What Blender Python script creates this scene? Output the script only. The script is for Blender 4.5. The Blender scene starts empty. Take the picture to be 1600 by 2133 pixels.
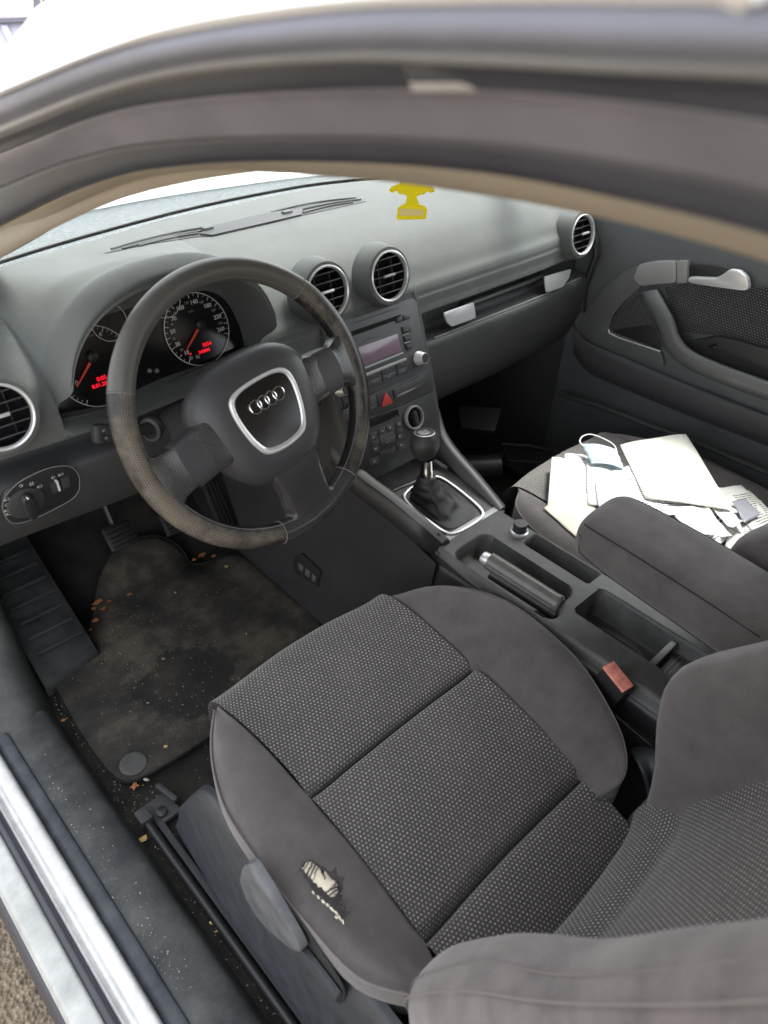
import bpy, bmesh, math, random
import numpy as np
from mathutils import Vector, Matrix, noise
random.seed(7)
S = bpy.context.scene
COL = S.collection
V3 = Vector
# ------------------------------------------------------------------ camera
CAM_LOC = V3((-0.83353878, -0.71858818, 1.21457192))
YAW, PITCH, ROLL, FPX = map(float, (math.radians(45.0749), math.radians(38.2318), math.radians(2.9437), 1532.11))
CF = V3((math.sin(YAW)*math.cos(PITCH), math.cos(YAW)*math.cos(PITCH), -math.sin(PITCH)))
_r = CF.cross(V3((0, 0, 1))).normalized(); _u = _r.cross(CF)
CR = _r*math.cos(ROLL)+_u*math.sin(ROLL); CU = -_r*math.sin(ROLL)+_u*math.cos(ROLL)
cd = bpy.data.cameras.new('camera'); cam = bpy.data.objects.new('camera', cd); COL.objects.link(cam)
cd.sensor_fit = 'HORIZONTAL'; cd.sensor_width = 36; cd.lens = FPX/1600*36
cd.clip_start = .02; cd.clip_end = 500
cam.matrix_world = Matrix(((CR.x, CU.x, -CF.x, CAM_LOC.x), (CR.y, CU.y, -CF.y, CAM_LOC.y), (CR.z, CU.z, -CF.z, CAM_LOC.z), (0, 0, 0, 1)))
cd.dof.use_dof = True; cd.dof.focus_distance = 1.2; cd.dof.aperture_fstop = 6.5
S.camera = cam
S.render.resolution_x = 768; S.render.resolution_y = 1024
# ------------------------------------------------------------------ world, sun, exposure
w = bpy.data.worlds.new('World'); S.world = w; w.use_nodes = True
nt = w.node_tree; bg = nt.nodes['Background']; bg.inputs[1].default_value = .15
sk = nt.nodes.new('ShaderNodeTexSky'); sk.sky_type = 'NISHITA'; sk.sun_disc = False
sk.sun_elevation = math.radians(62); sk.sun_rotation = math.radians(80); sk.dust_density = 3
hs = nt.nodes.new('ShaderNodeHueSaturation'); hs.inputs['Saturation'].default_value = .18
nt.links.new(sk.outputs[0], hs.inputs['Color']); nt.links.new(hs.outputs[0], bg.inputs[0])
sd = bpy.data.lights.new('sun', 'SUN'); sd.energy = 1.5; sd.angle = math.radians(14); sd.color = (1, .97, .92)
so = bpy.data.objects.new('sun', sd); COL.objects.link(so)
_az, _el = math.radians(80), math.radians(62)
_sdv = V3((math.sin(_az)*math.cos(_el), math.cos(_az)*math.cos(_el), math.sin(_el)))
so.rotation_euler = _sdv.to_track_quat('Z', 'Y').to_euler(); so.location = (3, 3, 5)
S.view_settings.view_transform = 'Standard'; S.view_settings.look = 'None'
S.view_settings.exposure = 2.2; S.view_settings.gamma = 1; S.view_settings.use_curve_mapping = False

# ------------------------------------------------------------------ survey helpers: a measured sight line met with a real surface
def sight(px, py):
    return CF + CR*((px-800)/FPX) - CU*((py-1066.5)/FPX)
def at(px, py, ax, v):
    d = sight(px, py); i = 'XYZ'.index(ax)
    return CAM_LOC + d*((v-CAM_LOC[i])/d[i])
def atp(px, py, P0, N):
    d = sight(px, py)
    return CAM_LOC + d*((V3(P0)-CAM_LOC).dot(N)/d.dot(N))

# ------------------------------------------------------------------ materials
def newmat(name):
    m = bpy.data.materials.new(name); m.use_nodes = True
    return m, m.node_tree, m.node_tree.nodes['Principled BSDF']
def mat(name, col, rough=.5, metal=0., spec=.5, bump=0., bscale=400., var=0., vscale=6., sheen=0., coat=0., emis=None, estr=0., col2=None, space='Object', bdist=.001):
    m, t, b = newmat(name)
    b.inputs['Base Color'].default_value = (*col, 1); b.inputs['Roughness'].default_value = rough
    b.inputs['Metallic'].default_value = metal; b.inputs['Specular IOR Level'].default_value = spec
    if sheen: b.inputs['Sheen Weight'].default_value = sheen; b.inputs['Sheen Roughness'].default_value = .5
    if coat: b.inputs['Coat Weight'].default_value = coat; b.inputs['Coat Roughness'].default_value = .12
    if emis: b.inputs['Emission Color'].default_value = (*emis, 1); b.inputs['Emission Strength'].default_value = estr
    tc = t.nodes.new('ShaderNodeTexCoord')
    if bump:
        n = t.nodes.new('ShaderNodeTexNoise'); n.inputs['Scale'].default_value = bscale; n.inputs['Detail'].default_value = 3
        t.links.new(tc.outputs[space], n.inputs['Vector'])
        bp = t.nodes.new('ShaderNodeBump'); bp.inputs['Strength'].default_value = bump; bp.inputs['Distance'].default_value = bdist
        t.links.new(n.outputs[0], bp.inputs['Height']); t.links.new(bp.outputs[0], b.inputs['Normal'])
    if var:
        n = t.nodes.new('ShaderNodeTexNoise'); n.inputs['Scale'].default_value = vscale; n.inputs['Detail'].default_value = 7; n.inputs['Roughness'].default_value = .65
        t.links.new(tc.outputs[space], n.inputs['Vector'])
        mr = t.nodes.new('ShaderNodeMapRange'); mr.inputs[1].default_value = .35; mr.inputs[2].default_value = .68
        t.links.new(n.outputs[0], mr.inputs[0])
        mx = t.nodes.new('ShaderNodeMix'); mx.data_type = 'RGBA'
        c2 = col2 or tuple(min(1, c*(1+var)) for c in col)
        c1 = col if col2 else tuple(c*(1-var) for c in col)
        mx.inputs[6].default_value = (*c1, 1); mx.inputs[7].default_value = (*c2, 1)
        t.links.new(mr.outputs[0], mx.inputs[0]); t.links.new(mx.outputs[2], b.inputs['Base Color'])
        mr2 = t.nodes.new('ShaderNodeMapRange'); mr2.inputs[3].default_value = max(.05, rough-.08); mr2.inputs[4].default_value = min(1, rough+.1)
        t.links.new(n.outputs[0], mr2.inputs[0]); t.links.new(mr2.outputs[0], b.inputs['Roughness'])
    return m
def M(t, op, a, b=None, c=None):
    n = t.nodes.new('ShaderNodeMath'); n.operation = op
    for i, v in enumerate((a, b, c)):
        if v is None: continue
        if isinstance(v, (int, float)): n.inputs[i].default_value = v
        else: t.links.new(v, n.inputs[i])
    return n.outputs[0]
def dots_mat(name, base, dot, pitch=.0059, size=.225, low=.6):
    m, t, b = newmat(name)
    tc = t.nodes.new('ShaderNodeTexCoord'); sp = t.nodes.new('ShaderNodeSeparateXYZ'); t.links.new(tc.outputs['UV'], sp.inputs[0])
    nz = t.nodes.new('ShaderNodeTexNoise'); nz.inputs['Scale'].default_value = 40; t.links.new(tc.outputs['UV'], nz.inputs['Vector'])
    wob = M(t, 'MULTIPLY', M(t, 'SUBTRACT', nz.outputs[0], .5), .25)
    u = M(t, 'ADD', M(t, 'DIVIDE', sp.outputs[0], pitch), wob); v = M(t, 'DIVIDE', sp.outputs[1], pitch*.86)
    row = M(t, 'FLOOR', v); u2 = M(t, 'ADD', u, M(t, 'MULTIPLY', M(t, 'MODULO', row, 2), .5))
    du = M(t, 'SUBTRACT', M(t, 'FRACT', u2), .5); dv = M(t, 'SUBTRACT', M(t, 'FRACT', v), .5)
    d = M(t, 'SQRT', M(t, 'ADD', M(t, 'MULTIPLY', du, du), M(t, 'MULTIPLY', dv, dv)))
    mr = t.nodes.new('ShaderNodeMapRange'); mr.inputs[1].default_value = size+.06; mr.inputs[2].default_value = size-.06
    t.links.new(d, mr.inputs[0])
    wn = t.nodes.new('ShaderNodeTexWhiteNoise'); wn.noise_dimensions = '2D'; cb = t.nodes.new('ShaderNodeCombineXYZ')
    t.links.new(M(t, 'FLOOR', u2), cb.inputs[0]); t.links.new(row, cb.inputs[1]); t.links.new(cb.outputs[0], wn.inputs['Vector'])
    amt = M(t, 'MULTIPLY', mr.outputs[0], M(t, 'ADD', M(t, 'MULTIPLY', wn.outputs['Value'], .5), .5))
    n2 = t.nodes.new('ShaderNodeTexNoise'); n2.inputs['Scale'].default_value = 7; n2.inputs['Detail'].default_value = 5; t.links.new(tc.outputs['UV'], n2.inputs['Vector'])
    mb = t.nodes.new('ShaderNodeMix'); mb.data_type = 'RGBA'; mb.inputs[6].default_value = (*[c*low for c in base], 1); mb.inputs[7].default_value = (*[c*1.3 for c in base], 1)
    t.links.new(n2.outputs[0], mb.inputs[0])
    mx = t.nodes.new('ShaderNodeMix'); mx.data_type = 'RGBA'; mx.inputs[7].default_value = (*dot, 1)
    t.links.new(mb.outputs[2], mx.inputs[6]); t.links.new(amt, mx.inputs[0]); t.links.new(mx.outputs[2], b.inputs['Base Color'])
    b.inputs['Roughness'].default_value = .9; b.inputs['Sheen Weight'].default_value = .25; b.inputs['Specular IOR Level'].default_value = .2
    n3 = t.nodes.new('ShaderNodeTexNoise'); n3.inputs['Scale'].default_value = 700; t.links.new(tc.outputs['UV'], n3.inputs['Vector'])
    h = M(t, 'ADD', M(t, 'MULTIPLY', amt, .6), M(t, 'MULTIPLY', n3.outputs[0], .5))
    bp = t.nodes.new('ShaderNodeBump'); bp.inputs['Strength'].default_value = .5; bp.inputs['Distance'].default_value = .001
    t.links.new(h, bp.inputs['Height']); t.links.new(bp.outputs[0], b.inputs['Normal'])
    return m

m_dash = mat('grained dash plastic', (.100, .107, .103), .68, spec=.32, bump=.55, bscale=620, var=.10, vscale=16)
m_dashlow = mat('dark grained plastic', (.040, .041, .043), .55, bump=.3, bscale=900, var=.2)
m_black = mat('black plastic', (.020, .020, .021), .42, bump=.1, bscale=700)
m_gloss = mat('gloss black plastic', (.008, .008, .009), .18)
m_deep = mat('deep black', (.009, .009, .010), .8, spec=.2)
m_radio = mat('anthracite radio plastic', (.040, .041, .045), .42)
m_console = mat('console plastic dusty', (.085, .085, .081), .5, bump=.3, bscale=800, var=.3, vscale=18)
m_grey_plastic = mat('blue grey side plastic', (.036, .040, .047), .5, bump=.35, bscale=700, var=.22, vscale=30)
m_sat = mat('satin aluminium', (.72, .73, .74), .3, metal=.55)
m_chrome = mat('chrome', (.8, .8, .8), .12, metal=1.)
m_satgrey = mat('satin grey paint', (.34, .34, .335), .38, metal=.3)
m_rail = mat('console rail grey', (.165, .165, .158), .42, bump=.1, bscale=900)
m_bolster = mat('plum grey seat cloth', (.116, .104, .104), .92, spec=.15, bump=.8, bscale=650, var=.17, vscale=24, sheen=.3)
m_bolster_back = mat('worn plum grey seat cloth', (.122, .107, .106), .92, spec=.15, bump=.6, bscale=500, var=.3, vscale=22, sheen=.35)
m_seam = mat('seam thread', (.17, .155, .15), .8)
m_seamdark = mat('dark seam', (.02, .018, .018), .9)
m_foam = mat('cream foam', (.72, .66, .52), .9, bump=.5, bscale=250, var=.15, vscale=60)
m_dots = dots_mat('dotted seat cloth', (.080, .074, .073), (.44, .42, .385))
m_doordots = dots_mat('dotted door cloth', (.035, .035, .038), (.20, .20, .20), pitch=.0062)
m_carpet = mat('black carpet', (.016, .016, .016), .95, spec=.1, bump=.9, bscale=700, var=.5, vscale=9, col2=(.045, .042, .037))
m_socket = mat('dark panel cloth', (.020, .018, .019), .85, bump=.3, bscale=700, var=.3)
m_head = mat('tan headliner cloth', (.35, .31, .255), .95, bump=.3, bscale=900, var=.08)
m_rubber = mat('black seal rubber', (.042, .045, .056), .42, bump=.15, bscale=300, var=.15, vscale=10)
m_rubmid = mat('mauve grey frame film', (.175, .170, .195), .32, var=.12, vscale=12)
m_rubhi = mat('painted frame highlight', (.24, .245, .25), .35, var=.1)
m_rubtop = mat('slate door frame trim', (.19, .20, .245), .42, var=.10, vscale=8)
m_paint = mat('pearl white car paint', (.80, .80, .80), .25, coat=.6)
m_paintd = mat('silver sill paint', (.42, .43, .42), .4, metal=.3, var=.25, vscale=14)
m_strip = mat('brushed silver strip', (.62, .625, .62), .40, metal=.35, var=.14, vscale=30)
m_sillcarpet = mat('dirty sill trim', (.030, .033, .036), .7, bump=.6, bscale=420, var=.5, vscale=15, col2=(.088, .092, .088))
m_sillblue = mat('blue black sill edge', (.020, .024, .032), .6, bump=.5, bscale=300, var=.5, vscale=22, col2=(.060, .068, .078))
m_red = mat('red plastic', (.42, .03, .022), .35)
m_buckle = mat('faded red buckle button', (.85, .30, .24), .35, var=.25, vscale=90)
m_needle = mat('red gauge needle', (.32, .05, .035), .5, emis=(1, .06, .03), estr=.03)
m_lcd = mat('red lit digits', (.3, .0, .0), .5, emis=(1, .01, .03), estr=.22)
m_mark = mat('white print', (.62, .62, .60), .6)
m_markdim = mat('grey print', (.22, .22, .22), .6)
m_screen = mat('mauve glass display', (.19, .13, .18), .16, spec=.7)
m_paper = mat('white paper', (.78, .78, .76), .75, var=.03)
m_yellow = mat('yellow card', (.80, .70, .02), .6)
_tl = m_yellow.node_tree.nodes.new('ShaderNodeBsdfTranslucent'); _tl.inputs[0].default_value = (.85, .76, .03, 1); _ms = m_yellow.node_tree.nodes.new('ShaderNodeMixShader'); _ms.inputs[0].default_value = .55
m_yellow.node_tree.links.new(m_yellow.node_tree.nodes['Principled BSDF'].outputs[0], _ms.inputs[1]); m_yellow.node_tree.links.new(_tl.outputs[0], _ms.inputs[2]); m_yellow.node_tree.links.new(_ms.outputs[0], m_yellow.node_tree.nodes['Material Output'].inputs[0])
m_pale = mat('pale yellow label', (.85, .72, .30), .6)
m_mask = mat('light blue mask cloth', (.46, .62, .70), .85, bump=.3, bscale=900)
m_leaf = mat('dry orange leaf', (.42, .17, .06), .8, var=.4, vscale=60)
m_seed = mat('yellow seed husk', (.60, .42, .16), .7, var=.3, vscale=80)
m_crumb = mat('pale grit', (.30, .28, .23), .8, var=.5, vscale=60)

def leather(name, a, b_, lo, hi, perf=False, rough=.4, dark=(.016, .015, .015)):
    m, t, b = newmat(name)
    tc = t.nodes.new('ShaderNodeTexCoord')
    n = t.nodes.new('ShaderNodeTexNoise'); n.inputs['Scale'].default_value = 14; n.inputs['Detail'].default_value = 9; n.inputs['Roughness'].default_value = .72
    t.links.new(tc.outputs['UV'], n.inputs['Vector'])
    mr = t.nodes.new('ShaderNodeMapRange'); mr.inputs[1].default_value = lo; mr.inputs[2].default_value = hi
    # wear sits on the outer driver-facing band of the rim: v runs round the section in metres
    sp = t.nodes.new('ShaderNodeSeparateXYZ'); t.links.new(tc.outputs['UV'], sp.inputs[0])
    band = M(t, 'SUBTRACT', 1., M(t, 'MULTIPLY', M(t, 'ABSOLUTE', M(t, 'SUBTRACT', sp.outputs[1], b_)), 60.))
    mixn = M(t, 'ADD', n.outputs[0], M(t, 'MULTIPLY', band, .15)) if a else n.outputs[0]
    t.links.new(mixn, mr.inputs[0])
    mx = t.nodes.new('ShaderNodeMix'); mx.data_type = 'RGBA'
    mx.inputs[6].default_value = (*dark, 1); mx.inputs[7].default_value = (.165, .140, .106, 1)
    t.links.new(mr.outputs[0], mx.inputs[0])
    out = mx.outputs[2]
    hgt = n.outputs[0]
    if perf:
        p = .0030
        u = M(t, 'DIVIDE', sp.outputs[0], p); v = M(t, 'DIVIDE', sp.outputs[1], p)
        u = M(t, 'ADD', u, M(t, 'MULTIPLY', M(t, 'MODULO', M(t, 'FLOOR', v), 2), .5))
        du = M(t, 'SUBTRACT', M(t, 'FRACT', u), .5); dv = M(t, 'SUBTRACT', M(t, 'FRACT', v), .5)
        d = M(t, 'SQRT', M(t, 'ADD', M(t, 'MULTIPLY', du, du), M(t, 'MULTIPLY', dv, dv)))
        hole = M(t, 'LESS_THAN', d, .27)
        m2 = t.nodes.new('ShaderNodeMix'); m2.data_type = 'RGBA'; m2.inputs[7].default_value = (.006, .006, .006, 1)
        t.links.new(out, m2.inputs[6]); t.links.new(hole, m2.inputs[0]); out = m2.outputs[2]
    t.links.new(out, b.inputs['Base Color'])
    rr = t.nodes.new('ShaderNodeMapRange'); rr.inputs[3].default_value = rough; rr.inputs[4].default_value = .62
    t.links.new(mr.outputs[0], rr.inputs[0]); t.links.new(rr.outputs[0], b.inputs['Roughness'])
    n2 = t.nodes.new('ShaderNodeTexNoise'); n2.inputs['Scale'].default_value = 500; t.links.new(tc.outputs['UV'], n2.inputs['Vector'])
    bp = t.nodes.new('ShaderNodeBump'); bp.inputs['Strength'].default_value = .25; bp.inputs['Distance'].default_value = .001
    t.links.new(n2.outputs[0], bp.inputs['Height']); t.links.new(bp.outputs[0], b.inputs['Normal'])
    return m
m_lsm = leather('smooth leather with painted sheen', 1, .03, .78, 1.1, rough=.36, dark=(.080, .078, .071))  # sheen of the upper rim put into a lighter grey base colour
m_lworn = leather('worn perforated leather', 1, .022, .45, .64, perf=True, rough=.40)
m_lbot = leather('shiny black leather', 1, .03, .85, 1.2, rough=.20, dark=(.045, .043, .046))
m_lright = leather('rubbed perforated leather', 1, .030, .52, .72, perf=True, rough=.30)
m_lspoke = leather('perforated spoke leather', 0, 0, .66, .80, perf=True, rough=.20, dark=(.062, .061, .062))
m_boot = mat('creased black leather', (.034, .034, .033), .5, bump=.4, bscale=140, var=.35, vscale=30)
m_grip = mat('polished handbrake leather', (.125, .12, .112), .24, bump=.05, bscale=200, var=.10, vscale=30)
m_padpl = mat('airbag cover plastic', (.046, .046, .050), .40, bump=.25, bscale=900)

def glass_mat(name, tint=(.92, .95, .94), refl=.10):
    m = bpy.data.materials.new(name); m.use_nodes = True; t = m.node_tree; t.nodes.clear()
    o = t.nodes.new('ShaderNodeOutputMaterial'); tr = t.nodes.new('ShaderNodeBsdfTransparent'); tr.inputs[0].default_value = (*tint, 1)
    g = t.nodes.new('ShaderNodeBsdfGlossy'); g.inputs['Roughness'].default_value = .02
    mx = t.nodes.new('ShaderNodeMixShader'); mx.inputs[0].default_value = refl
    t.links.new(tr.outputs[0], mx.inputs[1]); t.links.new(g.outputs[0], mx.inputs[2]); t.links.new(mx.outputs[0], o.inputs[0])
    return m
m_glass = glass_mat('window glass')

# ------------------------------------------------------------------ object helpers
def link(o, parent=None, label=None):
    COL.objects.link(o)
    if parent is not None: o.parent = parent
    if label: o['label'] = label
    return o
def thing(name, label, cat, loc=(0, 0, 0), group=None):
    o = bpy.data.objects.new(name, None); o.empty_display_size = .05; o.location = loc; COL.objects.link(o)
    o['label'] = label; o['category'] = cat
    if group: o['group'] = group
    return o
def tag(o, label, cat, group=None, kind=None):
    if label: o['label'] = label
    if cat: o['category'] = cat
    if group: o['group'] = group
    if kind: o['kind'] = kind
    return o
def finish(me, mats, smooth=True, angle=40):
    for m in (mats if isinstance(mats, (list, tuple)) else [mats]): me.materials.append(m)
    if smooth:
        me.polygons.foreach_set('use_smooth', [True]*len(me.polygons))
        try: me.set_sharp_from_angle(angle=math.radians(angle))
        except Exception: pass
    me.update()
def off(parent):
    # things' Empties sit away from the origin: their parts are written in world metres
    l = V3((0, 0, 0)); p = parent
    while p is not None: l += p.location; p = p.parent
    return l
def obj_from(name, verts, faces, mats, parent=None, label=None, uvs=None, angle=40, midx=None, smooth=True):
    me = bpy.data.meshes.new(name); o3 = off(parent)
    me.from_pydata([tuple(V3(v)-o3) for v in verts], [], faces)
    if uvs is not None:
        ul = me.uv_layers.new(name='UVMap')
        for li, l in enumerate(me.loops): ul.data[li].uv = uvs[l.vertex_index]
    finish(me, mats, smooth, angle)
    if midx is not None: me.polygons.foreach_set('material_index', midx)
    return link(bpy.data.objects.new(name, me), parent, label)
def cr1(P, s, closed=False):
    P = np.asarray(P, float); n = len(P); out = []
    rng = range(n) if closed else range(n-1)
    for i in rng:
        p1 = P[i]; p2 = P[(i+1) % n]
        p0 = P[(i-1) % n] if (closed or i > 0) else 2*p1-p2
        p3 = P[(i+2) % n] if (closed or i+2 < n) else 2*p2-p1
        for k in range(s):
            t = k/s
            out.append(.5*((2*p1)+(-p0+p2)*t+(2*p0-5*p1+4*p2-p3)*t*t+(-p0+3*p1-3*p2+p3)*t**3))
    if not closed: out.append(P[-1])
    return np.array(out)
def surf(name, rows, mats, parent=None, su=4, sv=4, closed=False, thick=0, label=None, flip=False, fn=None, angle=60, offset=-1):
    G = np.array([[list(p) for p in r] for r in rows], float)          # R x C x 3
    if su > 1: G = cr1(G, su)
    if sv > 1 or closed: G = np.transpose(cr1(np.transpose(G, (1, 0, 2)), max(sv, 1), closed), (1, 0, 2))
    R_, C_ = G.shape[:2]
    if fn: G = np.array([[fn(G[i, j], i/(R_-1), j/(C_-1)) for j in range(C_)] for i in range(R_)])
    dv = np.zeros((R_, C_)); dv[1:] = np.cumsum(np.linalg.norm(np.diff(G, axis=0), axis=2), 0)
    du = np.zeros((R_, C_)); du[:, 1:] = np.cumsum(np.linalg.norm(np.diff(G, axis=1), axis=2), 1)
    mid = du[:, C_//2][:, None]; du = du-mid
    vm = dv.mean(1)[:, None]+np.zeros_like(dv)
    F = []
    for i in range(R_-1):
        for j in range(C_ if closed else C_-1):
            a = i*C_+j; b = i*C_+(j+1) % C_; c = b+C_; d = a+C_
            F.append((a, d, c, b) if flip else (a, b, c, d))
    o = obj_from(name, G.reshape(-1, 3), F, mats, parent, label, uvs=np.stack([du, vm], -1).reshape(-1, 2), angle=angle)
    if thick:
        md = o.modifiers.new('solid', 'SOLIDIFY'); md.thickness = thick; md.offset = offset
    return o
def chaikin(P, n=2, closed=True, keep=.22):
    P = [V3(p) for p in P]
    for _ in range(n):
        Q = []
        m = len(P)
        for i in range(m if closed else m-1):
            a, b = P[i], P[(i+1) % m]
            Q += [a.lerp(b, keep), a.lerp(b, 1-keep)]
        if not closed: Q = [P[0]]+Q[1:-1]+[P[-1]]
        P = Q; keep = .25
    return P
class MB:
    def __init__(s): s.bm = bmesh.new()
    def prism(s, pts, ext, rnd=0, bev=0, seg=2, mi=0):
        P = [V3(p) for p in pts]
        if rnd: P = chaikin(P, 2, keep=rnd)
        vs = [s.bm.verts.new(p) for p in P]; ex = V3(ext)
        vt = [s.bm.verts.new(p+ex) for p in P]; n = len(P); fs = []
        top = s.bm.faces.new(vt); bot = s.bm.faces.new(vs[::-1]); fs += [top, bot]
        for i in range(n): fs.append(s.bm.faces.new((vs[i], vs[(i+1) % n], vt[(i+1) % n], vt[i])))
        bmesh.ops.recalc_face_normals(s.bm, faces=fs)
        for f in fs: f.material_index = mi
        if bev: bmesh.ops.bevel(s.bm, geom=list(top.edges), offset=bev, segments=seg, affect='EDGES', profile=.6)
        return s
    def box(s, c, size, rot=None, bev=0, mi=0, seg=2):
        r = bmesh.ops.create_cube(s.bm, size=1); vs = r['verts']
        mt = Matrix.Translation(V3(c)) @ (rot.to_4x4() if rot else Matrix.Identity(4)) @ Matrix.Diagonal((*size, 1))
        bmesh.ops.transform(s.bm, matrix=mt, verts=vs)
        fs = set(f for v in vs for f in v.link_faces)
        for f in fs: f.material_index = mi
        if bev: bmesh.ops.bevel(s.bm, geom=list(set(e for v in vs for e in v.link_edges)), offset=bev, segments=seg, affect='EDGES', profile=.6)
        return s
    def tube(s, path, r, n=10, cap=True, mi=0, closed=False, sq=(1, 1), up=None):
        P = [V3(p) for p in path]; m = len(P); rings = []
        rr = r if isinstance(r, (list, tuple)) else [r]*m
        prev = None
        for i in range(m):
            if closed: t = (P[(i+1) % m]-P[i-1]).normalized()
            else: t = (P[min(i+1, m-1)]-P[max(i-1, 0)]).normalized()
            a = (up if up is not None else (V3((0, 0, 1)) if abs(t.z) < .9 else V3((1, 0, 0))))
            if prev is not None and up is None: a = prev
            x = t.cross(a).normalized(); y = x.cross(t).normalized(); prev = y
            rings.append([s.bm.verts.new(P[i]+x*math.cos(k*2*math.pi/n)*rr[i]*sq[0]+y*math.sin(k*2*math.pi/n)*rr[i]*sq[1]) for k in range(n)])
        fs = []
        for i in range(m if closed else m-1):
            A, B = rings[i], rings[(i+1) % m]
            for k in range(n): fs.append(s.bm.faces.new((A[k], A[(k+1) % n], B[(k+1) % n], B[k])))
        if cap and not closed: fs += [s.bm.faces.new(rings[0][::-1]), s.bm.faces.new(rings[-1])]
        for f in fs: f.material_index = mi
        bmesh.ops.recalc_face_normals(s.bm, faces=fs)
        return s
    def lathe(s, prof, O, ax, n=32, mi=0):
        ax = V3(ax).normalized(); a = V3((1, 0, 0)) if abs(ax.x) < .9 else V3((0, 1, 0)); x = ax.cross(a).normalized(); y = ax.cross(x)
        rings = []
        for (r, h) in prof:
            rings.append([s.bm.verts.new(V3(O)+ax*h+(x*math.cos(k*2*math.pi/n)+y*math.sin(k*2*math.pi/n))*max(r, 1e-5)) for k in range(n)])
        fs = []
        for A, B in zip(rings, rings[1:]):
            for k in range(n): fs.append(s.bm.faces.new((A[k], A[(k+1) % n], B[(k+1) % n], B[k])))
        for f in fs: f.material_index = mi
        bmesh.ops.recalc_face_normals(s.bm, faces=fs)
        return s
    def build(s, name, mats, parent=None, label=None, angle=40, smooth=True):
        me = bpy.data.meshes.new(name)
        o3 = off(parent)
        if o3.length: bmesh.ops.translate(s.bm, vec=-o3, verts=s.bm.verts)
        s.bm.to_mesh(me); s.bm.free(); finish(me, mats, smooth, angle)
        return link(bpy.data.objects.new(name, me), parent, label)
class Plane:
    """a real facia plane: origin, right, up, outward normal"""
    def __init__(s, P0, U, V): s.P = V3(P0); s.U = V3(U).normalized(); s.N = s.U.cross(V3(V)).normalized(); s.V = s.N.cross(s.U)
    def px(s, x, y, h=0): return atp(x, y, s.P+s.N*h, s.N)
    def uv(s, u, v, h=0): return s.P+s.U*u+s.V*v+s.N*h
    def loc(s, x, y, h=0):
        q = s.px(x, y, h)-s.P; return q.dot(s.U), q.dot(s.V)
def plate(name, pl, pts, h0, h1, m, parent, rnd=0, bev=.0008, label=None, angle=40):
    mb = MB(); mb.prism([pl.px(*p, h1)-pl.N*(h1-h0) for p in pts], pl.N*(h1-h0), rnd, bev)
    return mb.build(name, m, parent, label, angle)
def plateuv(name, pl, pts, h0, h1, m, parent, rnd=0, bev=.0008, label=None):
    mb = MB(); mb.prism([pl.uv(*p, h0) for p in pts], pl.N*(h1-h0), rnd, bev)
    return mb.build(name, m, parent, label)
def rrect(w_, h_, r, cx=0, cy=0, n=5):
    out = []
    for sx, sy, a0 in ((1, 1, 0), (-1, 1, 90), (-1, -1, 180), (1, -1, 270)):
        for k in range(n+1):
            a = math.radians(a0+90*k/n); out.append((cx+sx*(w_/2-r)+r*math.cos(a), cy+sy*(h_/2-r)+r*math.sin(a)))
    return out
def text_mesh(name, body, size, P, U, Vv, m, parent, depth=.0003, align='CENTER', bold=0):
    cu = bpy.data.curves.new(name+'_src', 'FONT'); cu.body = body; cu.size = size; cu.align_x = align; cu.align_y = 'CENTER'; cu.extrude = depth; cu.offset = bold
    cu.resolution_u = 3
    tmp = bpy.data.objects.new(name+'_src', cu); COL.objects.link(tmp)
    dg = bpy.context.evaluated_depsgraph_get(); me = bpy.data.meshes.new_from_object(tmp.evaluated_get(dg))
    bpy.data.objects.remove(tmp); bpy.data.curves.remove(cu)
    U = V3(U).normalized(); N = U.cross(V3(Vv)).normalized(); Vn = N.cross(U); P = V3(P)-off(parent)
    mt = Matrix(((U.x, Vn.x, N.x, P.x), (U.y, Vn.y, N.y, P.y), (U.z, Vn.z, N.z, P.z), (0, 0, 0, 1)))
    me.transform(mt); me.materials.clear(); me.materials.append(m); me.name = name
    return link(bpy.data.objects.new(name, me), parent)

CAR = thing('parked_car', 'pearl white two door car with its driver door open, grey interior with dotted cloth seats', 'car', (0, 0, -.33))

# ================================================================== SETTING
def ground():
    m, t, b = newmat('gravelly ground')
    tc = t.nodes.new('ShaderNodeTexCoord')
    n = t.nodes.new('ShaderNodeTexNoise'); n.inputs['Scale'].default_value = 55; n.inputs['Detail'].default_value = 8; n.inputs['Roughness'].default_value = .75
    v = t.nodes.new('ShaderNodeTexVoronoi'); v.inputs['Scale'].default_value = 110
    for x in (n, v): t.links.new(tc.outputs['Object'], x.inputs['Vector'])
    cr = t.nodes.new('ShaderNodeValToRGB'); e = cr.color_ramp.elements
    e[0].position = .30; e[0].color = (.07, .055, .04, 1); e[1].position = .72; e[1].color = (.46, .39, .29, 1); x = e.new(.5); x.color = (.24, .19, .13, 1)
    t.links.new(n.outputs[0], cr.inputs[0])
    mx = t.nodes.new('ShaderNodeMix'); mx.data_type = 'RGBA'; mx.blend_type = 'MULTIPLY'; mx.inputs[0].default_value = .5
    t.links.new(cr.outputs[0], mx.inputs[6]); t.links.new(v.outputs['Color'], mx.inputs[7])
    t.links.new(cr.outputs[0], b.inputs['Base Color']); b.inputs['Roughness'].default_value = .9
    bp = t.nodes.new('ShaderNodeBump'); bp.inputs['Strength'].default_value = 1; bp.inputs['Distance'].default_value = .01
    t.links.new(v.outputs['Distance'], bp.inputs['Height']); t.links.new(bp.outputs[0], b.inputs['Normal'])
    s = 150
    o = obj_from('ground', [(-s, -s, -.33), (s, -s, -.33), (s, s, -.33), (-s, s, -.33)], [(0, 1, 2, 3)], m, smooth=False)
    o['kind'] = 'structure'
ground()

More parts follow.
